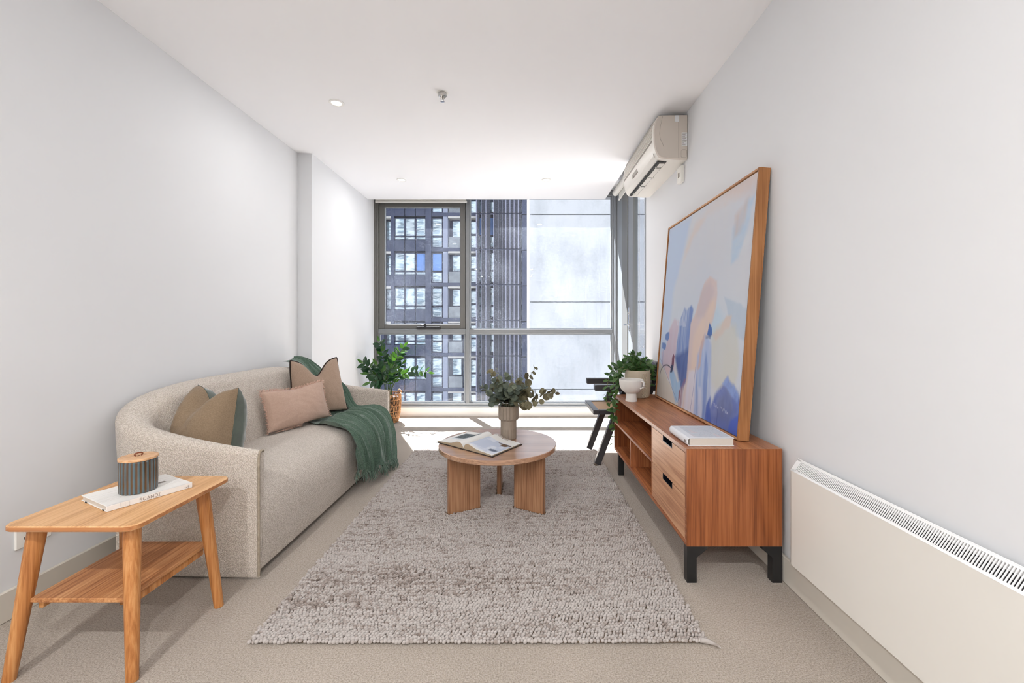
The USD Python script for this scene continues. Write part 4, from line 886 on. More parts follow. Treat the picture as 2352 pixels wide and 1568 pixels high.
el = sg.Point(0, 0).buffer(1, quad_segs=24); from shapely import affinity
jar.part('lid', place(extrude(affinity.scale(el, MA * 1.02, MI * 1.03), .0085, .0012), at=(0, 0, .1065)), MAT['lid_wood'])
jar.part('lid_loop', cat_(tube(spline([(-.006, .0, .115), (-.009, .001, .122), (.0, .001, .126), (.010, .001, .123), (.007, .0, .116)], 16), .0024, 8), lathe([(0, .1148), (.004, .1150), (.003, .117), (0, .1175)], 12)), MAT['leather'], smooth=True, label='brown leather loop')

# ------------------------------------------------------------------ sideboard
RED = dict(c_light=srgb(168, 102, 60), c_mid=srgb(148, 85, 47), c_dark=srgb(120, 65, 34))
wood('board_side', axis='z', ring=6.5, rough=.4, coat=.1, **RED)
wood('board_top', srgb(188, 130, 90), srgb(170, 110, 72), srgb(140, 86, 54), axis='y', ring=6.5, rough=.36, coat=.15, off=(2, 3, 1))
wood('board_front', srgb(214, 166, 128), srgb(202, 150, 112), srgb(176, 122, 88), axis='y', ring=8, rough=.4, off=(5, 1, 7))
wood('board_in', srgb(190, 122, 76), srgb(166, 98, 58), srgb(128, 70, 40), axis='y', ring=6.5, rough=.5, off=(7, 2, 4))
wood('board_div', srgb(190, 122, 76), srgb(168, 100, 60), srgb(134, 76, 44), axis='z', ring=6.5, rough=.5, off=(2, 6, 4))
plain('black_metal', (.012, .012, .013), .45)
plain('slot_black', (.006, .008, .014), .3)
BX0, BX1, BY0, BY1, BZ0, BZ1, BTt = .651, 1.033, 1.704, 3.065, .145, .533, .018
sb = Thing('sideboard', 'long low oak sideboard with two drawers and open shelves under the painting', 'sideboard', ((BX0 + BX1) / 2, (BY0 + BY1) / 2, 0))
K = lambda n, m, mt, **k: sb.part(n, m, MAT[mt], world=True, **k)
def yz(pts):
    m_ = extrude(sg.Polygon(pts), BX1 - BX0); v_2 = m_.vertices; return fix(trimesh.Trimesh(np.stack([BX0 + v_2[:, 2], v_2[:, 0], v_2[:, 1]], -1), m_.faces))
K('top', yz([(BY0, BZ1), (BY1, BZ1), (BY1 - BTt, BZ1 - BTt), (BY0 + BTt, BZ1 - BTt)]), 'board_top', smooth=False)
K('bottom', box(BX0, BX1, BY0 + BTt, BY1 - BTt, BZ0, BZ0 + BTt, .001), 'board_in')
K('side', yz([(BY0, BZ0), (BY0, BZ1 - .0004), (BY0 + BTt, BZ1 - BTt - .0004), (BY0 + BTt, BZ0)]), 'board_side', smooth=False); K('side', yz([(BY1, BZ0), (BY1, BZ1 - .0004), (BY1 - BTt, BZ1 - BTt - .0004), (BY1 - BTt, BZ0)]), 'board_side', smooth=False)
K('back', box(BX1 - .01, BX1 - .002, BY0 + BTt, BY1 - BTt, BZ0 + BTt, BZ1 - BTt), 'board_in')
YV, YV2, ZSH = 2.165, 2.600, .345
K('divider', box(BX0 + .002, BX1 - .01, YV, YV + .016, BZ0 + BTt, BZ1 - BTt, .001), 'board_div')
K('shelf', box(BX0 + .002, BX1 - .01, YV + .016, BY1 - BTt, ZSH - .016, ZSH, .001), 'board_in')
K('divider', box(BX0 + .002, BX1 - .01, YV2, YV2 + .014, BZ0 + BTt, ZSH - .016, .001), 'board_div')
import manifold3d as m3
def drawer(z0, z1):
    y0, y1 = BY0 + BTt + .003, YV - .003; sy0, sy1, sz0 = 1.872, 1.998, z1 - .026
    pl = sg.box(y0, z0, y1, z1).difference(sg.box(sy0, sz0, sy1, z1 + .01)); m = extrude(pl, .018); v = m.vertices
    m = trimesh.Trimesh(np.stack([BX0 + .001 + v[:, 2], v[:, 0], v[:, 1]], -1), m.faces)
    d_ = Part(K('drawer', m, 'board_front', smooth=False))
    lin = cat_(box(BX0 + .0005, BX0 + .028, sy0 - .0, sy0 + .0035, sz0, z1), box(BX0 + .0005, BX0 + .028, sy1 - .0035, sy1, sz0, z1), box(BX0 + .0005, BX0 + .028, sy0, sy1, sz0 - .0, sz0 + .0035), box(BX0 + .026, BX0 + .029, sy0, sy1, sz0, z1))
    d_.part('pull', sb.local(lin), MAT['slot_black'], smooth=False, label='black cut-out finger pull')
    d_.part('box', sb.local(box(BX0 + .019, BX1 - .03, y0 + .008, y1 - .008, z0 + .006, z1 - .03)), MAT['board_in'], smooth=False)
drawer(.3385, BZ1 - BTt - .003); drawer(BZ0 + BTt + .002, .3355)
for y in (BY0 + .0, BY1 - .14):
    for x in (BX0 + .002, BX1 - .04):
        inn = x < .8
        pts = [(0, 0), (.038, 0), (.038, BZ0 - .045), (.078, BZ0 - .012), (.078, BZ0), (0, BZ0)]
        pl = extrude(sg.Polygon(pts), .034, .0); v = pl.vertices.copy(); X = v[:, 0] if inn else .038 - v[:, 0]
        lg = trimesh.Trimesh(np.stack([x + X, y + v[:, 2], v[:, 1]], -1), pl.faces if not inn else pl.faces, process=False); K('leg', fix(lg), 'black_metal', smooth=False)
# comb joints on the near front corner
for j, z in enumerate(np.arange(BZ0 + .012, .28, .030)): K('joint', box(BX0 - .0006, BX0 + .004, BY0 + .001, BY0 + .017, z, z + .013), 'board_top', smooth=False)

# ------------------------------------------------------------------ leaning painting
PY0, PY1, PZ0, PZ1 = 1.812, 2.950, BZ1 + .0008, 1.698
lean = math.atan2(.093, PZ1 - PZ0); FD = .050
wood('frame_oak', srgb(174, 122, 78), srgb(160, 108, 64), srgb(138, 90, 52), axis='z', ring=9, rough=.5, off=(4, 4, 4))
wood('frame_oak_h', srgb(216, 168, 126), srgb(196, 146, 104), srgb(166, 114, 76), axis='y', ring=9, rough=.5, off=(4, 1, 4))
plain('shadow_gap', (.02, .018, .017), .8); painted('acrylic', .55, .25, 500.0)
pt = Thing('painting', 'large framed abstract canvas in pale blues and peach leaning on the sideboard', 'painting', (.952, (PY0 + PY1) / 2, PZ0))
cl, sl = math.cos(lean), math.sin(lean); PH = (PZ1 - PZ0) / cl - FD * sl / cl; PW = PY1 - PY0
def hang(m):
    """local: x = into the wall (0 front), y along the room, z up the canvas; leaned about the back lower edge."""
    m = tm(m).copy(); v = m.vertices; x, z = v[:, 0] - FD, v[:, 2]
    m.vertices = np.stack([.957 + x * cl + z * sl, v[:, 1], PZ0 + FD * sl + z * cl - x * sl * 1.0 - FD * sl], -1); return m
fw = .009
pt.part('frame_side', hang(box(0, FD, PY0, PY0 + fw, 0, PH, .001)), MAT['frame_oak'], world=True); pt.part('frame_side', hang(box(0, FD, PY1 - fw, PY1, 0, PH, .001)), MAT['frame_oak'], world=True)
pt.part('frame_top', hang(box(0, FD, PY0 + fw, PY1 - fw, PH - fw, PH, .001)), MAT['frame_oak_h'], world=True); pt.part('frame_bottom', hang(box(0, FD, PY0 + fw, PY1 - fw, 0, fw, .001)), MAT['frame_oak_h'], world=True)
pt.part('backing', hang(box(.020, .030, PY0 + fw, PY1 - fw, fw, PH - fw)), MAT['shadow_gap'], world=True, smooth=False)
def art(n=300):
    s, tt = np.meshgrid(np.linspace(0, 1, n), np.linspace(0, 1, n), indexing='ij')          # s: left to right, tt: top to bottom
    N = lambda a, b, k, o=4: meshkit.fbm(np.stack([s * a, tt * b, 0 * s + k], -1), o, k)
    c = np.zeros((n, n, 3)); c[:] = srgb(200, 204, 212)
    ww, wt = (N(5, 5, 1) - .5) * .10, (N(6, 6, 2) - .5) * .08; S, T = s + ww * .5 + (N(40, 14, 31) - .5) * .012, tt + wt * .5 + (N(34, 16, 32) - .5) * .014
    def lay(m, col, a=1.0, tex=0.0, ts=(50, 6)):
        m = np.clip(m, 0, 1) * a
        if tex: m = m * (1 - tex * np.clip((N(ts[0], ts[1], int(sum(col)) % 97) - .42) * 4, 0, 1))
        c[:] = c * (1 - m[..., None]) + np.array(srgb(*col)) * m[..., None]
    def inside(pts, soft=.01):
        import shapely; pg = sg.Polygon(pts); q_ = shapely.points(S.ravel(), T.ravel()); d = shapely.distance(pg.boundary, q_).reshape(n, n); i = shapely.contains_xy(pg, S.ravel(), T.ravel()).reshape(n, n)
        return np.clip(np.where(i, d, -d) / soft + .5, 0, 1)
    lay(N(3, 3, 5) * 1.4 - .3, (196, 202, 214), .8); lay(N(4, 2, 6) * 1.6 - .6, (208, 206, 208), .8); lay(np.clip((T - .35) * 3, 0, 1) * np.clip(1 - np.abs(T - .5) * 4, 0, 1), (196, 208, 220), .7)
    lay(inside([(0, 0), (.36, 0), (.27, .18), (.16, .40), (.10, .70), (.05, .85), (0, .88)], .05), (180, 196, 220), .9)
    lay(inside([(.30, .16), (.42, .06), (.62, .0), (1, -.05), (1, .04), (.74, .05), (.55, .07), (.40, .14), (.28, .24)], .04), (210, 198, 194), .75, .4, (14, 30))
    lay(inside([(.72, .0), (1.1, -.1), (1.1, .1), (.92, .07)], .05), (208, 190, 184), .6, .3)
    lay(inside([(.83, .17), (.93, .09), (.99, .08), (.95, .20), (.90, .31), (.85, .33)], .02), (176, 196, 216), .9, .3, (20, 30)); lay(inside([(.84, .12), (.95, .08), (.90, .2), (.85, .22)], .03), (198, 178, 172), .6, .3)
    lay(inside([(.80, .47), (1, .52), (1, .64), (.92, .62), (.84, .55)], .012), (178, 192, 208), .9, .15)
    lay(inside([(.62, .52), (.74, .50), (.80, .56), (.72, .62), (.64, .64)], .05), (182, 204, 220), .7)
    lay(inside([(.70, .61), (.80, .57), (.92, .58), (.97, .70), (.94, .86), (.78, .86), (.70, .78)], .03), (198, 198, 192), .9, .2, (10, 8))
    lay(inside([(.13, .60), (.20, .53), (.27, .55), (.27, .84), (.18, .84), (.05, .82), (.02, .74), (.10, .70)], .02), (198, 180, 194), .9, .2)
    lay(inside([(.28, .56), (.34, .48), (.38, .50), (.44, .47), (.47, .50), (.46, .84), (.40, .90), (.36, .88), (.32, .82), (.27, .75)], .015), (112, 136, 190), .95, .35, (60, 4))
    lay(inside([(.27, .74), (.46, .70), (.45, .84), (.40, .91), (.35, .87), (.30, .80)], .03), (74, 92, 148), .9, .25, (30, 10))
    for x in np.linspace(.25, .38, 9): lay(inside([(x, .50 + .02 * math.sin(x * 90)), (x + .004, .50), (x + .008, .58), (x - .002, .58)], .006), (208, 214, 224), .6)
    lay(inside([(.56, .40), (.63, .36), (.72, .38), (.74, .44), (.70, .56), (.66, .62), (.58, .74), (.55, 1.02), (.42, 1.02), (.44, .84), (.46, .56), (.50, .52)], .014), (206, 188, 186), .95, .15, (14, 4))
    lay(inside([(.66, .46), (.72, .46), (.67, .60), (.58, .76), (.53, .84), (.49, .80), (.52, .62), (.60, .54)], .03), (216, 196, 182), .8, .3, (30, 4)); lay(inside([(.54, .42), (.64, .38), (.70, .42), (.62, .54), (.52, .54)], .03), (190, 178, 184), .6)
    lay(inside([(.47, .80), (.58, .78), (.56, 1.02), (.44, 1.02)], .02), (206, 206, 220), .85, .25, (60, 3))
    lay(inside([(.57, .72), (.64, .62), (.70, .66), (.74, .84), (.73, 1.02), (.56, 1.02)], .02), (156, 174, 212), .9, .45, (60, 3)); lay(inside([(.60, .86), (.64, .86), (.66, 1.02), (.60, 1.02)], .02), (196, 200, 218), .8)
    lay(inside([(.66, .70), (.70, .78), (.71, 1.02), (.66, 1.02)], .01), (104, 130, 190), .7, .5, (60, 3)); lay(inside([(.57, .80), (.60, .90), (.62, 1.02), (.59, 1.02)], .01), (120, 142, 196), .7, .5, (60, 3))
    lay(inside([(.60, .66), (.635, .62), (.61, .76), (.58, .78)], .01), (196, 168, 162), .8); lay(inside([(.70, .62), (.76, .60), (.82, .55), (.88, .55), (.86, .59), (.80, .61), (.74, .64)], .012), (206, 190, 182), .85, .3, (20, 20))
    lay(inside([(.655, .62), (.665, .59), (.678, .565), (.695, .59), (.70, .62), (.68, .635)], .006), (60, 100, 168), .95); lay(inside([(.645, .625), (.695, .625), (.69, .64), (.645, .64)], .008), (120, 128, 158), .8)
    lay(inside([(.72, .96), (.78, .88), (.84, .83), (.88, .79), (.98, .85), (1.02, .90), (1.02, 1.02), (.71, 1.02)], .02), (92, 110, 178), .95, .2, (12, 10)); lay(inside([(.80, .90), (.90, .84), (.97, .92), (.92, .98), (.80, .98)], .04), (104, 112, 150), .8, .3); lay(inside([(.84, .82), (.88, .79), (.98, .85), (.98, .89)], .01), (136, 160, 212), .8, .5, (50, 50)); lay(inside([(.70, .93), (.74, .88), (.75, 1.02), (.69, 1.02)], .01), (70, 96, 176), .9, .3)
    lay(inside([(.94, .95), (1.02, .92), (1.02, 1.02), (.92, 1.02)], .01), (78, 100, 186), .9)
    lay(inside([(-.02, .80), (.08, .83), (.36, .98), (.36, 1.03), (-.02, 1.03)], .01), (200, 194, 186), .95, .1); lay(inside([(.19, .83), (.26, .82), (.33, .88), (.37, .86), (.37, .97), (.33, .98), (.24, .90)], .012), (150, 182, 214), .95, .15)
    lay(inside([(.10, .83), (.19, .80), (.21, .85), (.20, .88)], .01), (206, 182, 186), .8)
    lay(inside([(.215, .76), (.235, .73), (.255, .74), (.255, .79), (.215, .80)], .005), (116, 76, 96)); lay(inside([(.212, .79), (.255, .79), (.24, .83), (.21, .835)], .005), (58, 66, 96))
    lay(inside([(.075, .625), (.135, .62), (.14, .66), (.115, .67), (.075, .655)], .005), (110, 136, 190)); lay(inside([(.025, .68), (.08, .675), (.095, .70), (.085, .72), (.03, .715)], .005), (110, 136, 190)); lay(inside([(.048, .72), (.056, .72), (.058, .82), (.05, .82)], .003), (130, 146, 186), .8)
    lay(inside([(.37, .92), (.42, .84), (.435, .84), (.42, .96), (.39, 1.02), (.36, 1.02)], .01), (142, 100, 122), .75, .4, (70, 5)); lay(inside([(.36, .92), (.375, .90), (.38, .95), (.365, .965)], .004), (124, 54, 70), .9)
    import shapely
    def line(pts, wd, col, a=1.0): d = shapely.distance(sg.LineString(pts), shapely.points(s.ravel(), tt.ravel())).reshape(n, n); lay(np.clip((wd - d) / .0025 + .5, 0, 1), col, a)
    line([(.215, .815), (.15, .805), (.09, .815), (.05, .84), (.035, .87)], .0035, (56, 60, 72), .9); line([(.02, .78), (.36, .985)], .002, (120, 110, 136), .6)
    line([(.555, .78), (.55, .88), (.53, 1.0)], .002, (110, 120, 170), .8); line([(.82, .93), (.82, 1.0)], .002, (76, 88, 150), .8)
    g_ = np.random.default_rng(2); x = .775
    for w_ in ((.775, 6), (.845, 8)):
        px = w_[0] + np.arange(w_[1] * 2) * .0042; line([(a + .002 * (i % 2), .918 + .009 * b_ + .0007 * i) for i, (a, b_) in enumerate(zip(px, g_.uniform(-1, 1, w_[1] * 2)))], .0009, (206, 210, 224), .75)
    return c.reshape(-1, 3), n
paint, n_ = art()
ygrid = np.linspace(PY1 - fw - .004, PY0 + fw + .004, n_); zgrid = np.linspace(PH - fw - .004, fw + .004, n_)
Pc = np.stack([np.full((n_, n_), .0065), np.broadcast_to(ygrid[:, None], (n_, n_)), np.broadcast_to(zgrid[None], (n_, n_))], -1)
pt.part('canvas', hang(grid(Pc)), MAT['acrylic'], smooth=True, world=True, col=paint)
e_ = .004 + fw
pt.part('canvas_edge', hang(cat_(box(.0068, .020, PY0 + e_, PY0 + e_ + .001, e_, PH - e_), box(.0068, .020, PY1 - e_ - .001, PY1 - e_, e_, PH - e_), box(.0068, .020, PY0 + e_, PY1 - e_, e_, e_ + .001), box(.0068, .020, PY0 + e_, PY1 - e_, PH - e_ - .001, PH - e_))), MAT['cover_white'], world=True, smooth=False)

# ------------------------------------------------------------------ book, footed bowl and planter on the sideboard
def floral(u, v):
    U, V = np.meshgrid(u, v, indexing='ij'); N = meshkit.fbm(np.stack([U * 14, V * 14, 0 * U], -1), 4, 3); c = np.ones(U.shape + (3,)) * np.array(srgb(196, 200, 208))
    m = np.clip((np.abs(N - .5) * -30 + 1), 0, 1)[..., None] * .55; c = c * (1 - m) + np.array(srgb(150, 160, 178)) * m
    m = np.clip((meshkit.fbm(np.stack([U * 7 + 4, V * 7, 0 * U], -1), 3, 8) - .62) * 8, 0, 1)[..., None] * .5; c = c * (1 - m) + np.array(srgb(214, 192, 196)) * m
    fr = ((U < .14) | (V < .07) | (V > .95) | (U > .96))[..., None] * .7; return (c * (1 - fr) + np.array(srgb(222, 224, 230)) * fr).reshape(-1, 3)
plain('spine_white', srgb(228, 228, 232), .45)
bb = Thing('book', 'thick pale blue grey book lying on the near end of the sideboard', 'book', (.766, 1.85, BZ1 + .0006))
lx0, lx1, ly0, ly1, lt = -.098, .095, -.106, .106, .033
bb.part('page_block', box(lx0 + .012, lx1 - .003, ly0 + .003, ly1 - .003, .002, lt - .002), MAT['page_white'], smooth=False)
bb.part('cover', box(lx0 + .008, lx1, ly0, ly1, 0, .0022, .0006), MAT['spine_white']); bb.part('cover', box(lx0 + .008, lx1, ly0, ly1, lt - .0022, lt, .0006), MAT['spine_white'])
a = np.linspace(-PI / 2, PI / 2, 12); so = np.stack([lx0 + .010 - .010 * np.cos(a), lt / 2 + lt / 2 * np.sin(a)], -1); si = np.stack([lx0 + .012 - .009 * np.cos(a[::-1]), lt / 2 + (lt / 2 - .002) * np.sin(a[::-1])], -1)
m = extrude(sg.Polygon(np.vstack([so, si])), ly1 - ly0); v = m.vertices; bb.part('spine', fix(trimesh.Trimesh(np.stack([v[:, 0], v[:, 2] + ly0, v[:, 1]], -1), m.faces)), MAT['spine_white'])
u = np.linspace(0, 1, 70); Q = np.stack([np.broadcast_to((lx0 + .010 + u * (lx1 - lx0 - .011))[:, None], (70, 70)), np.broadcast_to((ly0 + .001 + u * (ly1 - ly0 - .002))[None], (70, 70)), np.full((70, 70), lt + .0003)], -1)
bb.part('cover_print', grid(Q), MAT['page_print'], smooth=True, col=floral(u, u))
bb.part('spine_mark', cat_(*[box(lx0 - .0006, lx0 + .003, ly0 + .016 + k * .005, ly0 + .019 + k * .005, .011, .021) for k in range(3)]), MAT['ink_grey'], smooth=False)

plain('matte_white', srgb(226, 222, 216), .75, bump=.25, bscale=150, var=.04)
plain('ceramic_beige', srgb(196, 182, 160), .7, bump=.1, bscale=200, var=.06)
wx, wy, wz = .703, 2.785, BZ1 + .0006
bowl = Thing('footed_bowl', 'white footed ceramic bowl with a loop handle in front of the planter', 'bowl', (wx, wy, wz))
bowl.part('bowl', lathe([(.0, 0), (.036, 0), (.0375, .003), (.034, .03), (.0325, .047), (.034, .054), (.050, .062), (.066, .080), (.075, .104), (.0775, .132), (.0775, .140), (.0755, .1425), (.073, .140), (.071, .105), (.061, .082), (.045, .068), (0, .064)], 64), MAT['matte_white'], smooth=40)
hpts = spline([(.0745, 0, .130), (.088, 0, .134), (.094, 0, .122), (.092, 0, .102), (.078, 0, .092), (.069, 0, .090)], 22)
hd = cat_(*[tube(hpts + [0, o, 0], .0042, 10) for o in (-.005, 0, .005)])
c_, s_ = math.cos(math.radians(-48)), math.sin(math.radians(-48)); bowl.part('handle', place(hd, [[c_, -s_, 0], [s_, c_, 0], [0, 0, 1]]), MAT['matte_white'], smooth=True)

qx, qy = .793, 2.968
pl = Thing('potted_plant', 'trailing leafy plant in a studded beige pot at the far end of the sideboard', 'plant', (qx, qy, BZ1 + .0006))
pl.part('pot', lathe([(0, 0), (.074, 0), (.080, .006), (.086, .05), (.0875, .11), (.0855, .178), (.083, .186), (.079, .184), (.078, .165), (0, .16)], 64), MAT['ceramic_beige'], smooth=40)
for ci, a in enumerate((-80, -66)):
    for k in range(9):
        z = .014 + k * .0185; a_ = math.radians(a); r0 = np.interp(z, [0, .05, .11, .186], [.080, .086, .0875, .085])
        st_ = lathe([(.0048, -.002), (.0085, .001), (.0090, .004), (.0068, .0055), (.0050, .0040), (.0046, .0012), (0, .0008)], 20)
        d_ = np.array([math.cos(a_), math.sin(a_), 0]); pl.part('stud', moved(st_, aim(np.array([-math.sin(a_), math.cos(a_), 0]), d_, np.array([math.cos(a_) * r0, math.sin(a_) * r0, z]))), MAT['ceramic_beige'], smooth=40)
plain('soil', srgb(50, 38, 30), .95, bump=.6, bscale=120); pl.part('soil', lathe([(0, .1615), (.077, .1615)], 32), MAT['soil'], smooth=False)
leafy('vine_a', srgb(74, 110, 58), srgb(48, 80, 40), .32, .22, .5, (.25, .45, .10)); leafy('vine_b', srgb(96, 130, 72), srgb(62, 96, 50), .32, .28, .5, (.35, .55, .14)); plain('vine_stem', srgb(134, 140, 84), .6)
oval = lambda s: np.sqrt(np.clip(1 - (2 * s - 1) ** 2, 0, 1)) * (1 - .15 * s)
g = np.random.default_rng(33)
def vine(pts, n, sz, r=.0016, tone=.35, hi=.900):
    c = spline(pts, 40); st = Part(pl.part('stem', pl.local(tube(c, np.linspace(r, r * .5, 40), 6)), MAT['vine_stem'], smooth=True))
    for k in range(n):
        f = (k + .6) / n; i = min(39, 2 + int(f * 37)); t = c[i] - c[i - 1]; t /= np.linalg.norm(t)
        for sgn in (-1, 1):
            sd = np.cross(t, [.2 * sgn, -.6, .7]) * sgn + g.normal(0, .35, 3); d_ = t * .35 + sd / (np.linalg.norm(sd) + 1e-6) + [0, -.1, .05]; L = sz * g.uniform(.75, 1.2) * (1 - .35 * f)
            leaf_on(st, 'leaf', c[i] - pl.loc, d_, np.array([-.1, -.6, .8]) + g.normal(0, .4, 3), L, L * .66, MAT['vine_b' if g.random() < tone else 'vine_a'], curl=g.uniform(0, .25), fold=g.uniform(.05, .25), width=oval, n=6, hi=hi - qx)
rz = BZ1 + .175; cc = np.array([qx, qy, rz])
for a, rad, dz, n in [(200, .10, .10, 6), (230, .07, .13, 6), (160, .10, .09, 6), (120, .06, .12, 5), (60, .08, .07, 5), (300, .06, .085, 5), (270, .05, .115, 6), (20, .10, .05, 5), (340, .09, .055, 5), (250, .10, .06, 5), (185, .13, .05, 6), (100, .09, .10, 5)]:
    a = math.radians(a); d_ = np.array([math.cos(a), math.sin(a), 0]); vine([cc + d_ * .03 - [0, 0, .01], cc + d_ * rad * .6 + [0, 0, dz * .8], cc + d_ * rad + [0, 0, dz]], n, .058)
R0 = np.array([qx - .075, qy - .03, rz + .02])
vine([R0, (.655, 2.93, rz + .02), (.622, 2.945, rz - .07), (.618, 2.95, .52), (.612, 2.955, .42), (.617, 2.96, .33)], 15, .052, .0018, .6)
vine([R0 + [0, .02, 0], (.640, 2.97, rz + .03), (.600, 2.985, rz - .04), (.585, 2.99, .54), (.583, 2.99, .47)], 9, .052, .0018, .6)
vine([R0 + [0, -.02, 0], (.66, 2.90, rz + .00), (.628, 2.905, rz - .09), (.625, 2.91, .53), (.628, 2.915, .44), (.622, 2.92, .36)], 11, .048, .0016, .5)
vine([(.617, 2.958, .335), (.620, 2.958, .28), (.612, 2.956, .23), (.600, 2.952, .19)], 3, .02, .0012, .7)
pl.part('root', pl.local(cat_(tube(spline([(.617, 2.955, .27), (.604, 2.95, .225), (.596, 2.95, .20), (.602, 2.95, .175)], 12), .0012, 5), tube(spline([(.611, 2.955, .25), (.614, 2.95, .215), (.61, 2.95, .20)], 8), .001, 5))), MAT['vine_stem'], smooth=True)
for x, y, z in ((.872, 3.01, .62), (.885, 3.04, .60), (.862, 2.985, .60)):
    vine([cc + [.06, 0, .02], (x, y, rz + .02), (x + .012, y - .005, z)], 6, .038)
for x, y, z in ((.905, 3.03, .60), (.925, 3.045, .64), (.915, 3.015, .66)):
    vine([cc + [.06, .02, .02], (x, y, rz + .015), (x + .006, y, (rz + z) / 2), (x + .004, y, z)], 6, .044, hi=.950)

# ------------------------------------------------------------------ black cane chair beyond the sideboard
plain('black_timber', (.055, .052, .056), .3, spec=.5)
mat('cane', {'tc': ('texture_coordinate', {}), 'c': ('checker_texture', {'scale': 230.0, 'color1': srgb(206, 170, 128), 'color2': srgb(168, 128, 88)}), 'b': ('bump', {'strength': .4, 'distance': .001}), 'p': ('principled_bsdf', {'roughness': .5})},
    [('tc.object', 'c.vector'), ('c.color', 'p.base_color'), ('c.fac', 'b.height'), ('b.normal', 'p.normal')], 'p.BSDF')
HY0, HY1, HZ = 3.095, 3.525, .412
ch = Thing('armchair', 'black timber armchair with cane seat and back tucked behind the sideboard', 'chair', (.74, (HY0 + HY1) / 2, 0))
H = lambda n, m, mt='black_timber', **k: ch.part(n, m, MAT[mt], world=True, **k)
H('seat_frame', cat_(box(.507, .552, HY0, HY1, HZ - .031, HZ, .003), box(.885, .93, HY0, HY1, HZ - .031, HZ, .003), box(.552, .885, HY0, HY0 + .045, HZ - .031, HZ, .003), box(.552, .885, HY1 - .045, HY1, HZ - .031, HZ, .003)))
H('cane_seat', box(.550, .887, HY0 + .043, HY1 - .043, HZ - .012, HZ - .004), 'cane', smooth=False)
for y in (HY0 + .022, HY1 - .022):
    H('leg', bar((.537, y, .0200), (.742, y, .553), .040, .046, (1, 0, 0), .003)); H('leg', bar((1.005, y, .0), (.80, y, .50), .040, .044, (1, 0, 0), .003))
    H('armrest', box(.517, .985, y - .030, y + .030, .553, .596, .004))
    H('back_post', bar((.88, y, HZ - .02), (.985, y, .757), .034, .036, (1, 0, 0), .003))
H('back_rail', bar((.987, HY0, .742), (.987, HY1, .742), .030, .034, (1, 0, .2), .003)); H('back_rail', bar((.925, HY0 + .03, .50), (.925, HY1 - .03, .50), .026, .034, (1, 0, .2), .003))
H('cane_back', bar((.955, HY0 + .038, .618), (.955, HY1 - .038, .618), .225, .008, (1, 0, -.27), .001), 'cane', smooth=False)

# ------------------------------------------------------------------ basket with ZZ plant by the window
wood('rattan', srgb(206, 158, 108), srgb(182, 130, 82), srgb(140, 92, 54), axis='z', ring=20, rough=.55)
KX, KY = -1.452, 4.55
pz = Thing('potted_plant', 'tall glossy leaved plant in a woven rattan basket beside the window', 'plant', (KX, KY, 0))
plain('liner_dark', (.03, .024, .018), .8)
rad = lambda z: np.interp(z, [0, .03, .10, .22, .31], [.112, .122, .136, .145, .142])
pz.part('liner', lathe([(0, .012), (.100, .012), (.118, .06), (.128, .15), (.130, .27), (.126, .275), (.115, .262), (0, .258)], 40), MAT['liner_dark'])
tiers = [(.012, .062), (.068, .122), (.128, .182), (.188, .242), (.248, .302)]
g = np.random.default_rng(8)
for ti, (z0, z1) in enumerate(tiers):
    ts = []; n = 58
    for k in range(n):
        a0 = 2 * PI * k / n + g.normal(0, .006); a1 = a0 + (.10 if ti % 2 else -.10) + g.normal(0, .015)
        pp = [(rad(z) * math.cos(a) * (1 + .02 * math.sin(PI * f)), rad(z) * math.sin(a) * (1 + .02 * math.sin(PI * f)), z) for f in (0, .5, 1) for z, a in [(z0 + (z1 - z0) * f, a0 + (a1 - a0) * f)]]
        ts.append(tube(pp, .0034, 6))
    pz.part('weave', cat_(*ts), MAT['rattan'], smooth=True, kind='stuff')
for z in [.010, .065, .125, .185, .245, .304]:
    t = np.linspace(0, 2 * PI, 97); rr_ = rad(z)
    for o in (0, PI): pz.part('hoop', tube(np.stack([(rr_ + .003 * np.cos(t * 24 + o)) * np.cos(t), (rr_ + .003 * np.cos(t * 24 + o)) * np.sin(t), z + .003 * np.sin(t * 24 + o)], -1), .0036, 6, cap=False), MAT['rattan'], smooth=True)
for a in (40, 220):                                          # two lugs on the rim
    a = math.radians(a); t = np.linspace(0, PI, 12); dx = np.array([-math.sin(a), math.cos(a), 0]); c0 = np.array([.142 * math.cos(a), .142 * math.sin(a), .300])
    pz.part('handle', tube(np.array([c0 + dx * .045 * math.cos(x) + np.array([0, 0, .035 * math.sin(x)]) for x in t]), .006, 8), MAT['rattan'], smooth=True)
pz.part('soil', lathe([(0, .266), (.118, .264)], 28), MAT['soil'], smooth=False)
leafy('zz_a', srgb(44, 82, 50), srgb(28, 58, 36), .18, .16, .6, (.18, .38, .06)); leafy('zz_b', srgb(86, 128, 56), srgb(56, 98, 42), .2, .3, .6, (.35, .6, .10)); plain('zz_stem', srgb(60, 84, 44), .45)
lens_w = lambda s: np.sin(PI * np.clip(s, 0, 1) ** .8) ** .8
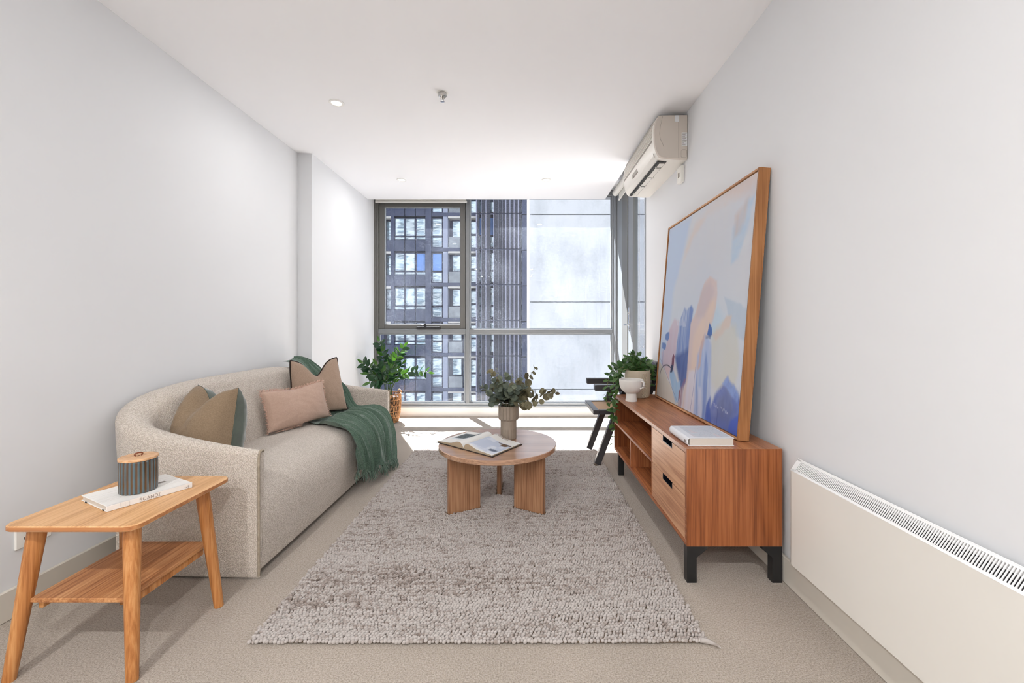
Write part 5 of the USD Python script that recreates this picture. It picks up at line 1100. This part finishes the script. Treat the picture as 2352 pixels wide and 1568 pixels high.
def zz(base, end, ctrl, n, L, r=.0062, b=.4, face=(0, -1, .35)):
    c = spline([(KX + base[0], KY + base[1], .262), ctrl, end], 40); st = Part(pz.part('stem', pz.local(tube(c, np.linspace(r, .0022, 40), 8)), MAT['zz_stem'], smooth=True))
    for k in range(n):
        f = .42 + .58 * (k + .3) / n; i = min(39, int(f * 39)); t = c[i] - c[i - 1]; t /= np.linalg.norm(t)
        sd = np.cross(t, face); sd /= np.linalg.norm(sd)
        for sgn in (-1, 1):
            d_ = t * .65 + sd * sgn * .9 + g.normal(0, .18, 3); l = L * g.uniform(.95, 1.25) * (1 - .25 * abs(f - .7) * 2)
            leaf_on(st, 'leaf', c[i] - pz.loc, d_, np.array(face) + g.normal(0, .45, 3) + [0, 0, .4], l, l * .52, MAT['zz_b' if g.random() < b else 'zz_a'], curl=g.uniform(.0, .22), fold=g.uniform(.1, .4), width=lens_w, n=7, lo=XN + .006 - KX)
    leaf_on(st, 'leaf', c[-1] - pz.loc, c[-1] - c[-3], face, L * .9, L * .36, MAT['zz_b'], width=lens_w, n=7, lo=XN + .006 - KX)
EZ = lambda px, py, D: np.array([(px - 1202) / 982 * D, D, EYE - (py - 748) / 982 * D])
zz((-.03, .02), EZ(871, 785, 4.62), EZ(884, 850, 4.60), 9, .080, b=.35)
zz((.02, -.02), EZ(928, 796, 4.52), EZ(900, 850, 4.55), 9, .080, b=.6, face=(.2, -1, .3))
zz((.03, .0), EZ(984, 855, 4.42), EZ(915, 868, 4.50), 8, .072, b=.5, face=(.0, -1, .2))
zz((-.05, -.03), EZ(834, 834, 4.34), EZ(862, 862, 4.45), 8, .082, b=.25)
zz((-.02, -.05), EZ(846, 858, 4.38), EZ(874, 866, 4.45), 6, .088, b=.15)
zz((-.01, -.04), EZ(866, 838, 4.40), EZ(882, 870, 4.46), 7, .090, b=.2)
zz((.01, .04), EZ(904, 822, 4.60), EZ(898, 866, 4.60), 7, .082, b=.4)
zz((.02, -.06), EZ(896, 846, 4.36), EZ(890, 872, 4.44), 6, .080, b=.3)
zz((-.05, .0), EZ(850, 878, 4.34), EZ(878, 874, 4.44), 5, .090, b=.1)
zz((.04, .03), EZ(924, 836, 4.60), EZ(906, 866, 4.60), 6, .075, b=.5)

# ------------------------------------------------------------------ split air conditioner
plain('ac_white', srgb(234, 230, 222), .35); plain('ac_grey', srgb(208, 199, 189), .4); plain('ac_dark', (.03, .028, .025), .5); plain('ac_line', srgb(150, 142, 132), .5); plain('label_white', srgb(232, 234, 236), .5)
ay0, ay1 = 2.738, 3.575
prof = [(.0, 2.093), (.05, 2.090), (.150, 2.098), (.178, 2.104), (.198, 2.130), (.211, 2.175), (.2165, 2.225), (.217, 2.275), (.212, 2.315), (.200, 2.352), (.186, 2.371), (.168, 2.3755), (.0, 2.378)]
_t = np.linspace(0, 1, len(prof) - 2); _c = PC(_t, np.array(prof[1:-1]))(np.linspace(0, 1, 40)); PROF = [prof[0]] + [tuple(p_) for p_ in _c] + [prof[-1]]
def ac_slice(y0, y1, scale=1.0, inset=0.0):
    c = np.array([.108, 2.235]); p = [(np.array(q_) - c) * scale + c for q_ in PROF]; m = extrude(sg.Polygon(p), y1 - y0); v = m.vertices
    return fix(trimesh.Trimesh(np.stack([XR - v[:, 0], y0 + v[:, 2], v[:, 1]], -1), m.faces))
ac = Thing('air_conditioner', 'white split system air conditioner mounted high on the right wall', 'air conditioner', (XR - .1, (ay0 + ay1) / 2, 2.09))
C = lambda n, m, mt, **k: ac.part(n, m, MAT[mt], world=True, **k)
C('body', ac_slice(ay0 + .014, ay1 - .014), 'ac_white', smooth=40)
def rim_slice(y0, y1, s0, s1):
    c = np.array([.108, 2.235]); R_ = [np.array([[XR - max(0.0, ((np.array(q_) - c) * s + c)[0]), y, ((np.array(q_) - c) * s + c)[1]] for q_ in PROF]) for y, s in ((y0, s0), (y1, s1))]
    return R_
for y_in, y_out in ((ay0 + .014, ay0), (ay1 - .014, ay1)):
    R0_, R1_ = rim_slice(y_in, y_out, 1.0, .965); c = np.array([XR - .1, y_out, 2.235]); n = len(PROF); i = np.arange(n)
    side = grid(np.array([R0_, R1_]), closed_v=True); capm = trimesh.Trimesh(np.vstack([R1_, c[None]]), np.stack([i, (i + 1) % n, np.full(n, n)], 1), process=False)
    C('end_cap', fix(cat_(side, capm)), 'ac_grey', smooth=30, label='beige grey moulded end cap')
f_at = lambda z: float(np.interp(z, [p[1] for p in prof[3:10]], [p[0] for p in prof[3:10]]))
for k in range(13):                                           # intake slats on the upper front
    z = 2.238 + k * .0092; C('intake_slat', box(XR - f_at(z) - .0016, XR - f_at(z) + .004, ay0 + .05, ay1 - .03, z, z + .0042, .0008), 'ac_white'); 
    C('intake_slot', box(XR - f_at(z) - .0004, XR - f_at(z) + .004, ay0 + .05, ay1 - .03, z + .0044, z + .0090), 'ac_line', smooth=False)
C('accent_strip', box(XR - f_at(2.226) - .0012, XR - f_at(2.226) + .004, ay0 + .05, ay1 - .03, 2.218, 2.234), 'ac_line')
C('badge', box(XR - f_at(2.178) - .0018, XR - f_at(2.178) + .006, 3.16, 3.30, 2.158, 2.198, .001), 'ac_line')
def skin(z0, z1, y0, y1, off, mt, name, n=6, **k):
    zz_ = np.linspace(z0, z1, n); xs = np.array([XR - np.interp(z, [p[1] for p in prof[3:10]], [p[0] for p in prof[3:10]]) - off for z in zz_])
    P_ = np.stack([np.stack([xs, np.full(n, y), zz_], -1) for y in (y0, y1)]); back = P_ + [.006, 0, 0]
    C(name, fix(cat_(grid(P_), grid(back, flip=True))), mt, smooth=False, **k)
skin(2.112, 2.150, ay0 + .055, ay1 - .05, .0035, 'ac_white', 'upper_vane')
# outlet slot under the front edge, with its vane
C('outlet', box(XR - .180, XR - .130, ay0 + .05, ay1 - .05, 2.0955, 2.1010), 'ac_dark', smooth=False)
C('outlet', box(XR - .1735, XR - .120, ay0 + .05, ay1 - .05, 2.0930, 2.0990), 'ac_dark', smooth=False)
C('lower_vane', bar((XR - .142, ay0 + .075, 2.0905), (XR - .142, ay1 - .06, 2.0905), .034, .005, (.0, 0, 1), .001), 'ac_white')
for y in np.linspace(ay0 + .14, ay1 - .12, 4): C('vane_clip', box(XR - .165, XR - .118, y, y + .012, 2.088, 2.0935, .001), 'ac_white')
C('seam', box(XR - .06, XR - .058, ay0 - .0006, ay0 + .003, 2.10, 2.368), 'ac_line', smooth=False)
sm_ = spline([(XR - .163, ay0 - .0004, 2.365), (XR - .176, ay0 - .0004, 2.30), (XR - .176, ay0 - .0004, 2.22), (XR - .160, ay0 - .0004, 2.185), (XR - .155, ay0 - .0004, 2.15)], 30)
C('seam', tube(sm_, .0008, 5), 'ac_line')
C('label', cat_(box(XR - .082, XR - .056, ay0 - .0009, ay0 + .002, 2.33, 2.3695), box(XR - .082, XR - .056, ay0 - .0009, ay0 + .03, 2.3690, 2.3712)), 'label_white', smooth=False)
C('label', box(XR - .040, XR - .004, ay0 - .0009, ay0 + .002, 2.175, 2.262), 'label_white', smooth=False, label='printed rating label')
C('label_print', cat_(*[box(XR - .036, XR - .036 + w_, ay0 - .0013, ay0, 2.180 + k * .0062, 2.1825 + k * .0062) for k, w_ in enumerate([.02, .028, .012, .026, .022, .028, .016, .024, .028, .018, .026, .02, .028])]), 'ac_line', smooth=False)
kp = rounded(.036, .05, .012, 6).boundary.coords; C('knockout', tube(np.array([(XR - .026 + a, ay0 - .0004, 2.126 + b_) for a, b_ in kp]), .0008, 5, cap=False), 'ac_line')

iso = Thing('isolator_switch', 'small white isolator switch on the wall below the air conditioner', 'switch', (XR - .012, 2.83, 2.02))
iso.part('box', box(XR - .024, XR, 2.795, 2.865, 1.968, 2.075, .003), MAT['white_plastic'], world=True); iso.part('rocker', box(XR - .028, XR - .023, 2.82, 2.84, 2.005, 2.035, .001), MAT['ac_line'], world=True)

# ------------------------------------------------------------------ panel heater
plain('heater_cream', srgb(232, 229, 222), .32, spec=.5); plain('heater_slot', (.035, .034, .04), .6); plain('heater_white', srgb(238, 238, 238), .35)
hx, hy0, hy1 = 1.003, .40, 1.605; hzb, hz1, hz2, hxb = .129, .484, .526, 1.032
ht = Thing('panel_heater', 'long cream panel heater with slotted top on the right wall', 'heater', (hx, 1.0, hzb))
E = lambda n, m, mt, **k: ht.part(n, m, MAT[mt], world=True, **k)
E('front_panel', box(hx, hx + .006, hy0, hy1, hzb, hz1, .0015), 'heater_cream')
pp = [(hx + .004, hzb + .004), (hxb, hzb + .004), (hxb, hz2 - .02), (hx + .004, hz1 - .026)]
m = extrude(sg.Polygon(pp), hy1 - hy0 - .004); v = m.vertices; E('casing', fix(trimesh.Trimesh(np.stack([v[:, 0], hy0 + .002 + v[:, 2], v[:, 1]], -1), m.faces)), 'heater_slot', smooth=False)
E('end_plate', fix((lambda m_: trimesh.Trimesh(np.stack([m_.vertices[:, 0], hy1 - .003 + m_.vertices[:, 2], m_.vertices[:, 1]], -1), m_.faces))(extrude(sg.Polygon([(hx, hzb), (hxb + .003, hzb), (hxb + .003, hz2), (hx, hz1)]), .003))), 'heater_cream', smooth=False)
E('wall_bracket', cat_(*[box(hxb, XR, y, y + .05, .2, .45) for y in (.6, 1.35)]), 'heater_cream', smooth=False)
E('back_panel', box(hxb - .001, hxb + .003, hy0, hy1, hzb, hz2, .001), 'heater_white')
sl_ = np.array([hxb - hx, hz2 - hz1]); sl_ /= np.linalg.norm(sl_); nn = np.array([-sl_[1], sl_[0]]); SLn = float(np.hypot(hxb - hx, hz2 - hz1))
def strip(a, b_, y0, y1, t=.0022):
    P0, P1 = np.array([hx, hz1]) + sl_ * a, np.array([hx, hz1]) + sl_ * b_; pg = sg.Polygon([P0, P1, P1 - nn * t, P0 - nn * t]); m_ = extrude(pg, y1 - y0); v_2 = m_.vertices
    return fix(trimesh.Trimesh(np.stack([v_2[:, 0], y0 + v_2[:, 2], v_2[:, 1]], -1), m_.faces))
E('grille_rail', strip(-.001, .0065, hy0, hy1), 'heater_white', smooth=False); E('grille_rail', strip(SLn - .0075, SLn + .001, hy0, hy1), 'heater_white', smooth=False)
E('grille_end', strip(.0, SLn, hy1 - .022, hy1), 'heater_white', smooth=False)
for k in range(172):
    y = hy1 - .022 - .0067 * (k + 1)
    if y > hy0 + .01: E('grille_slat', strip(.006, SLn - .007, y, y + .0029, .0018), 'heater_white', smooth=False)

# ------------------------------------------------------------------ power point on the left wall
po = Thing('power_outlet', 'white double power point on the left wall behind the side table', 'outlet', (XL, 1.56, .265))
po.part('plate', box(XL, XL + .009, 1.508, 1.624, .229, .302, .003), MAT['white_plastic'], world=True)
for y in (1.54, 1.592): po.part('switch', box(XL + .008, XL + .012, y - .008, y + .008, .282, .294, .001), MAT['fitting_white'], world=True)
for y in (1.54, 1.592): po.part('socket', cat_(*[box(XL + .0088, XL + .0096, y + a - .001, y + a + .001, .245 + b_, .254 + b_) for a, b_ in ((-.006, .012), (.006, .012), (0, 0))]), MAT['ac_dark'], world=True, smooth=False)
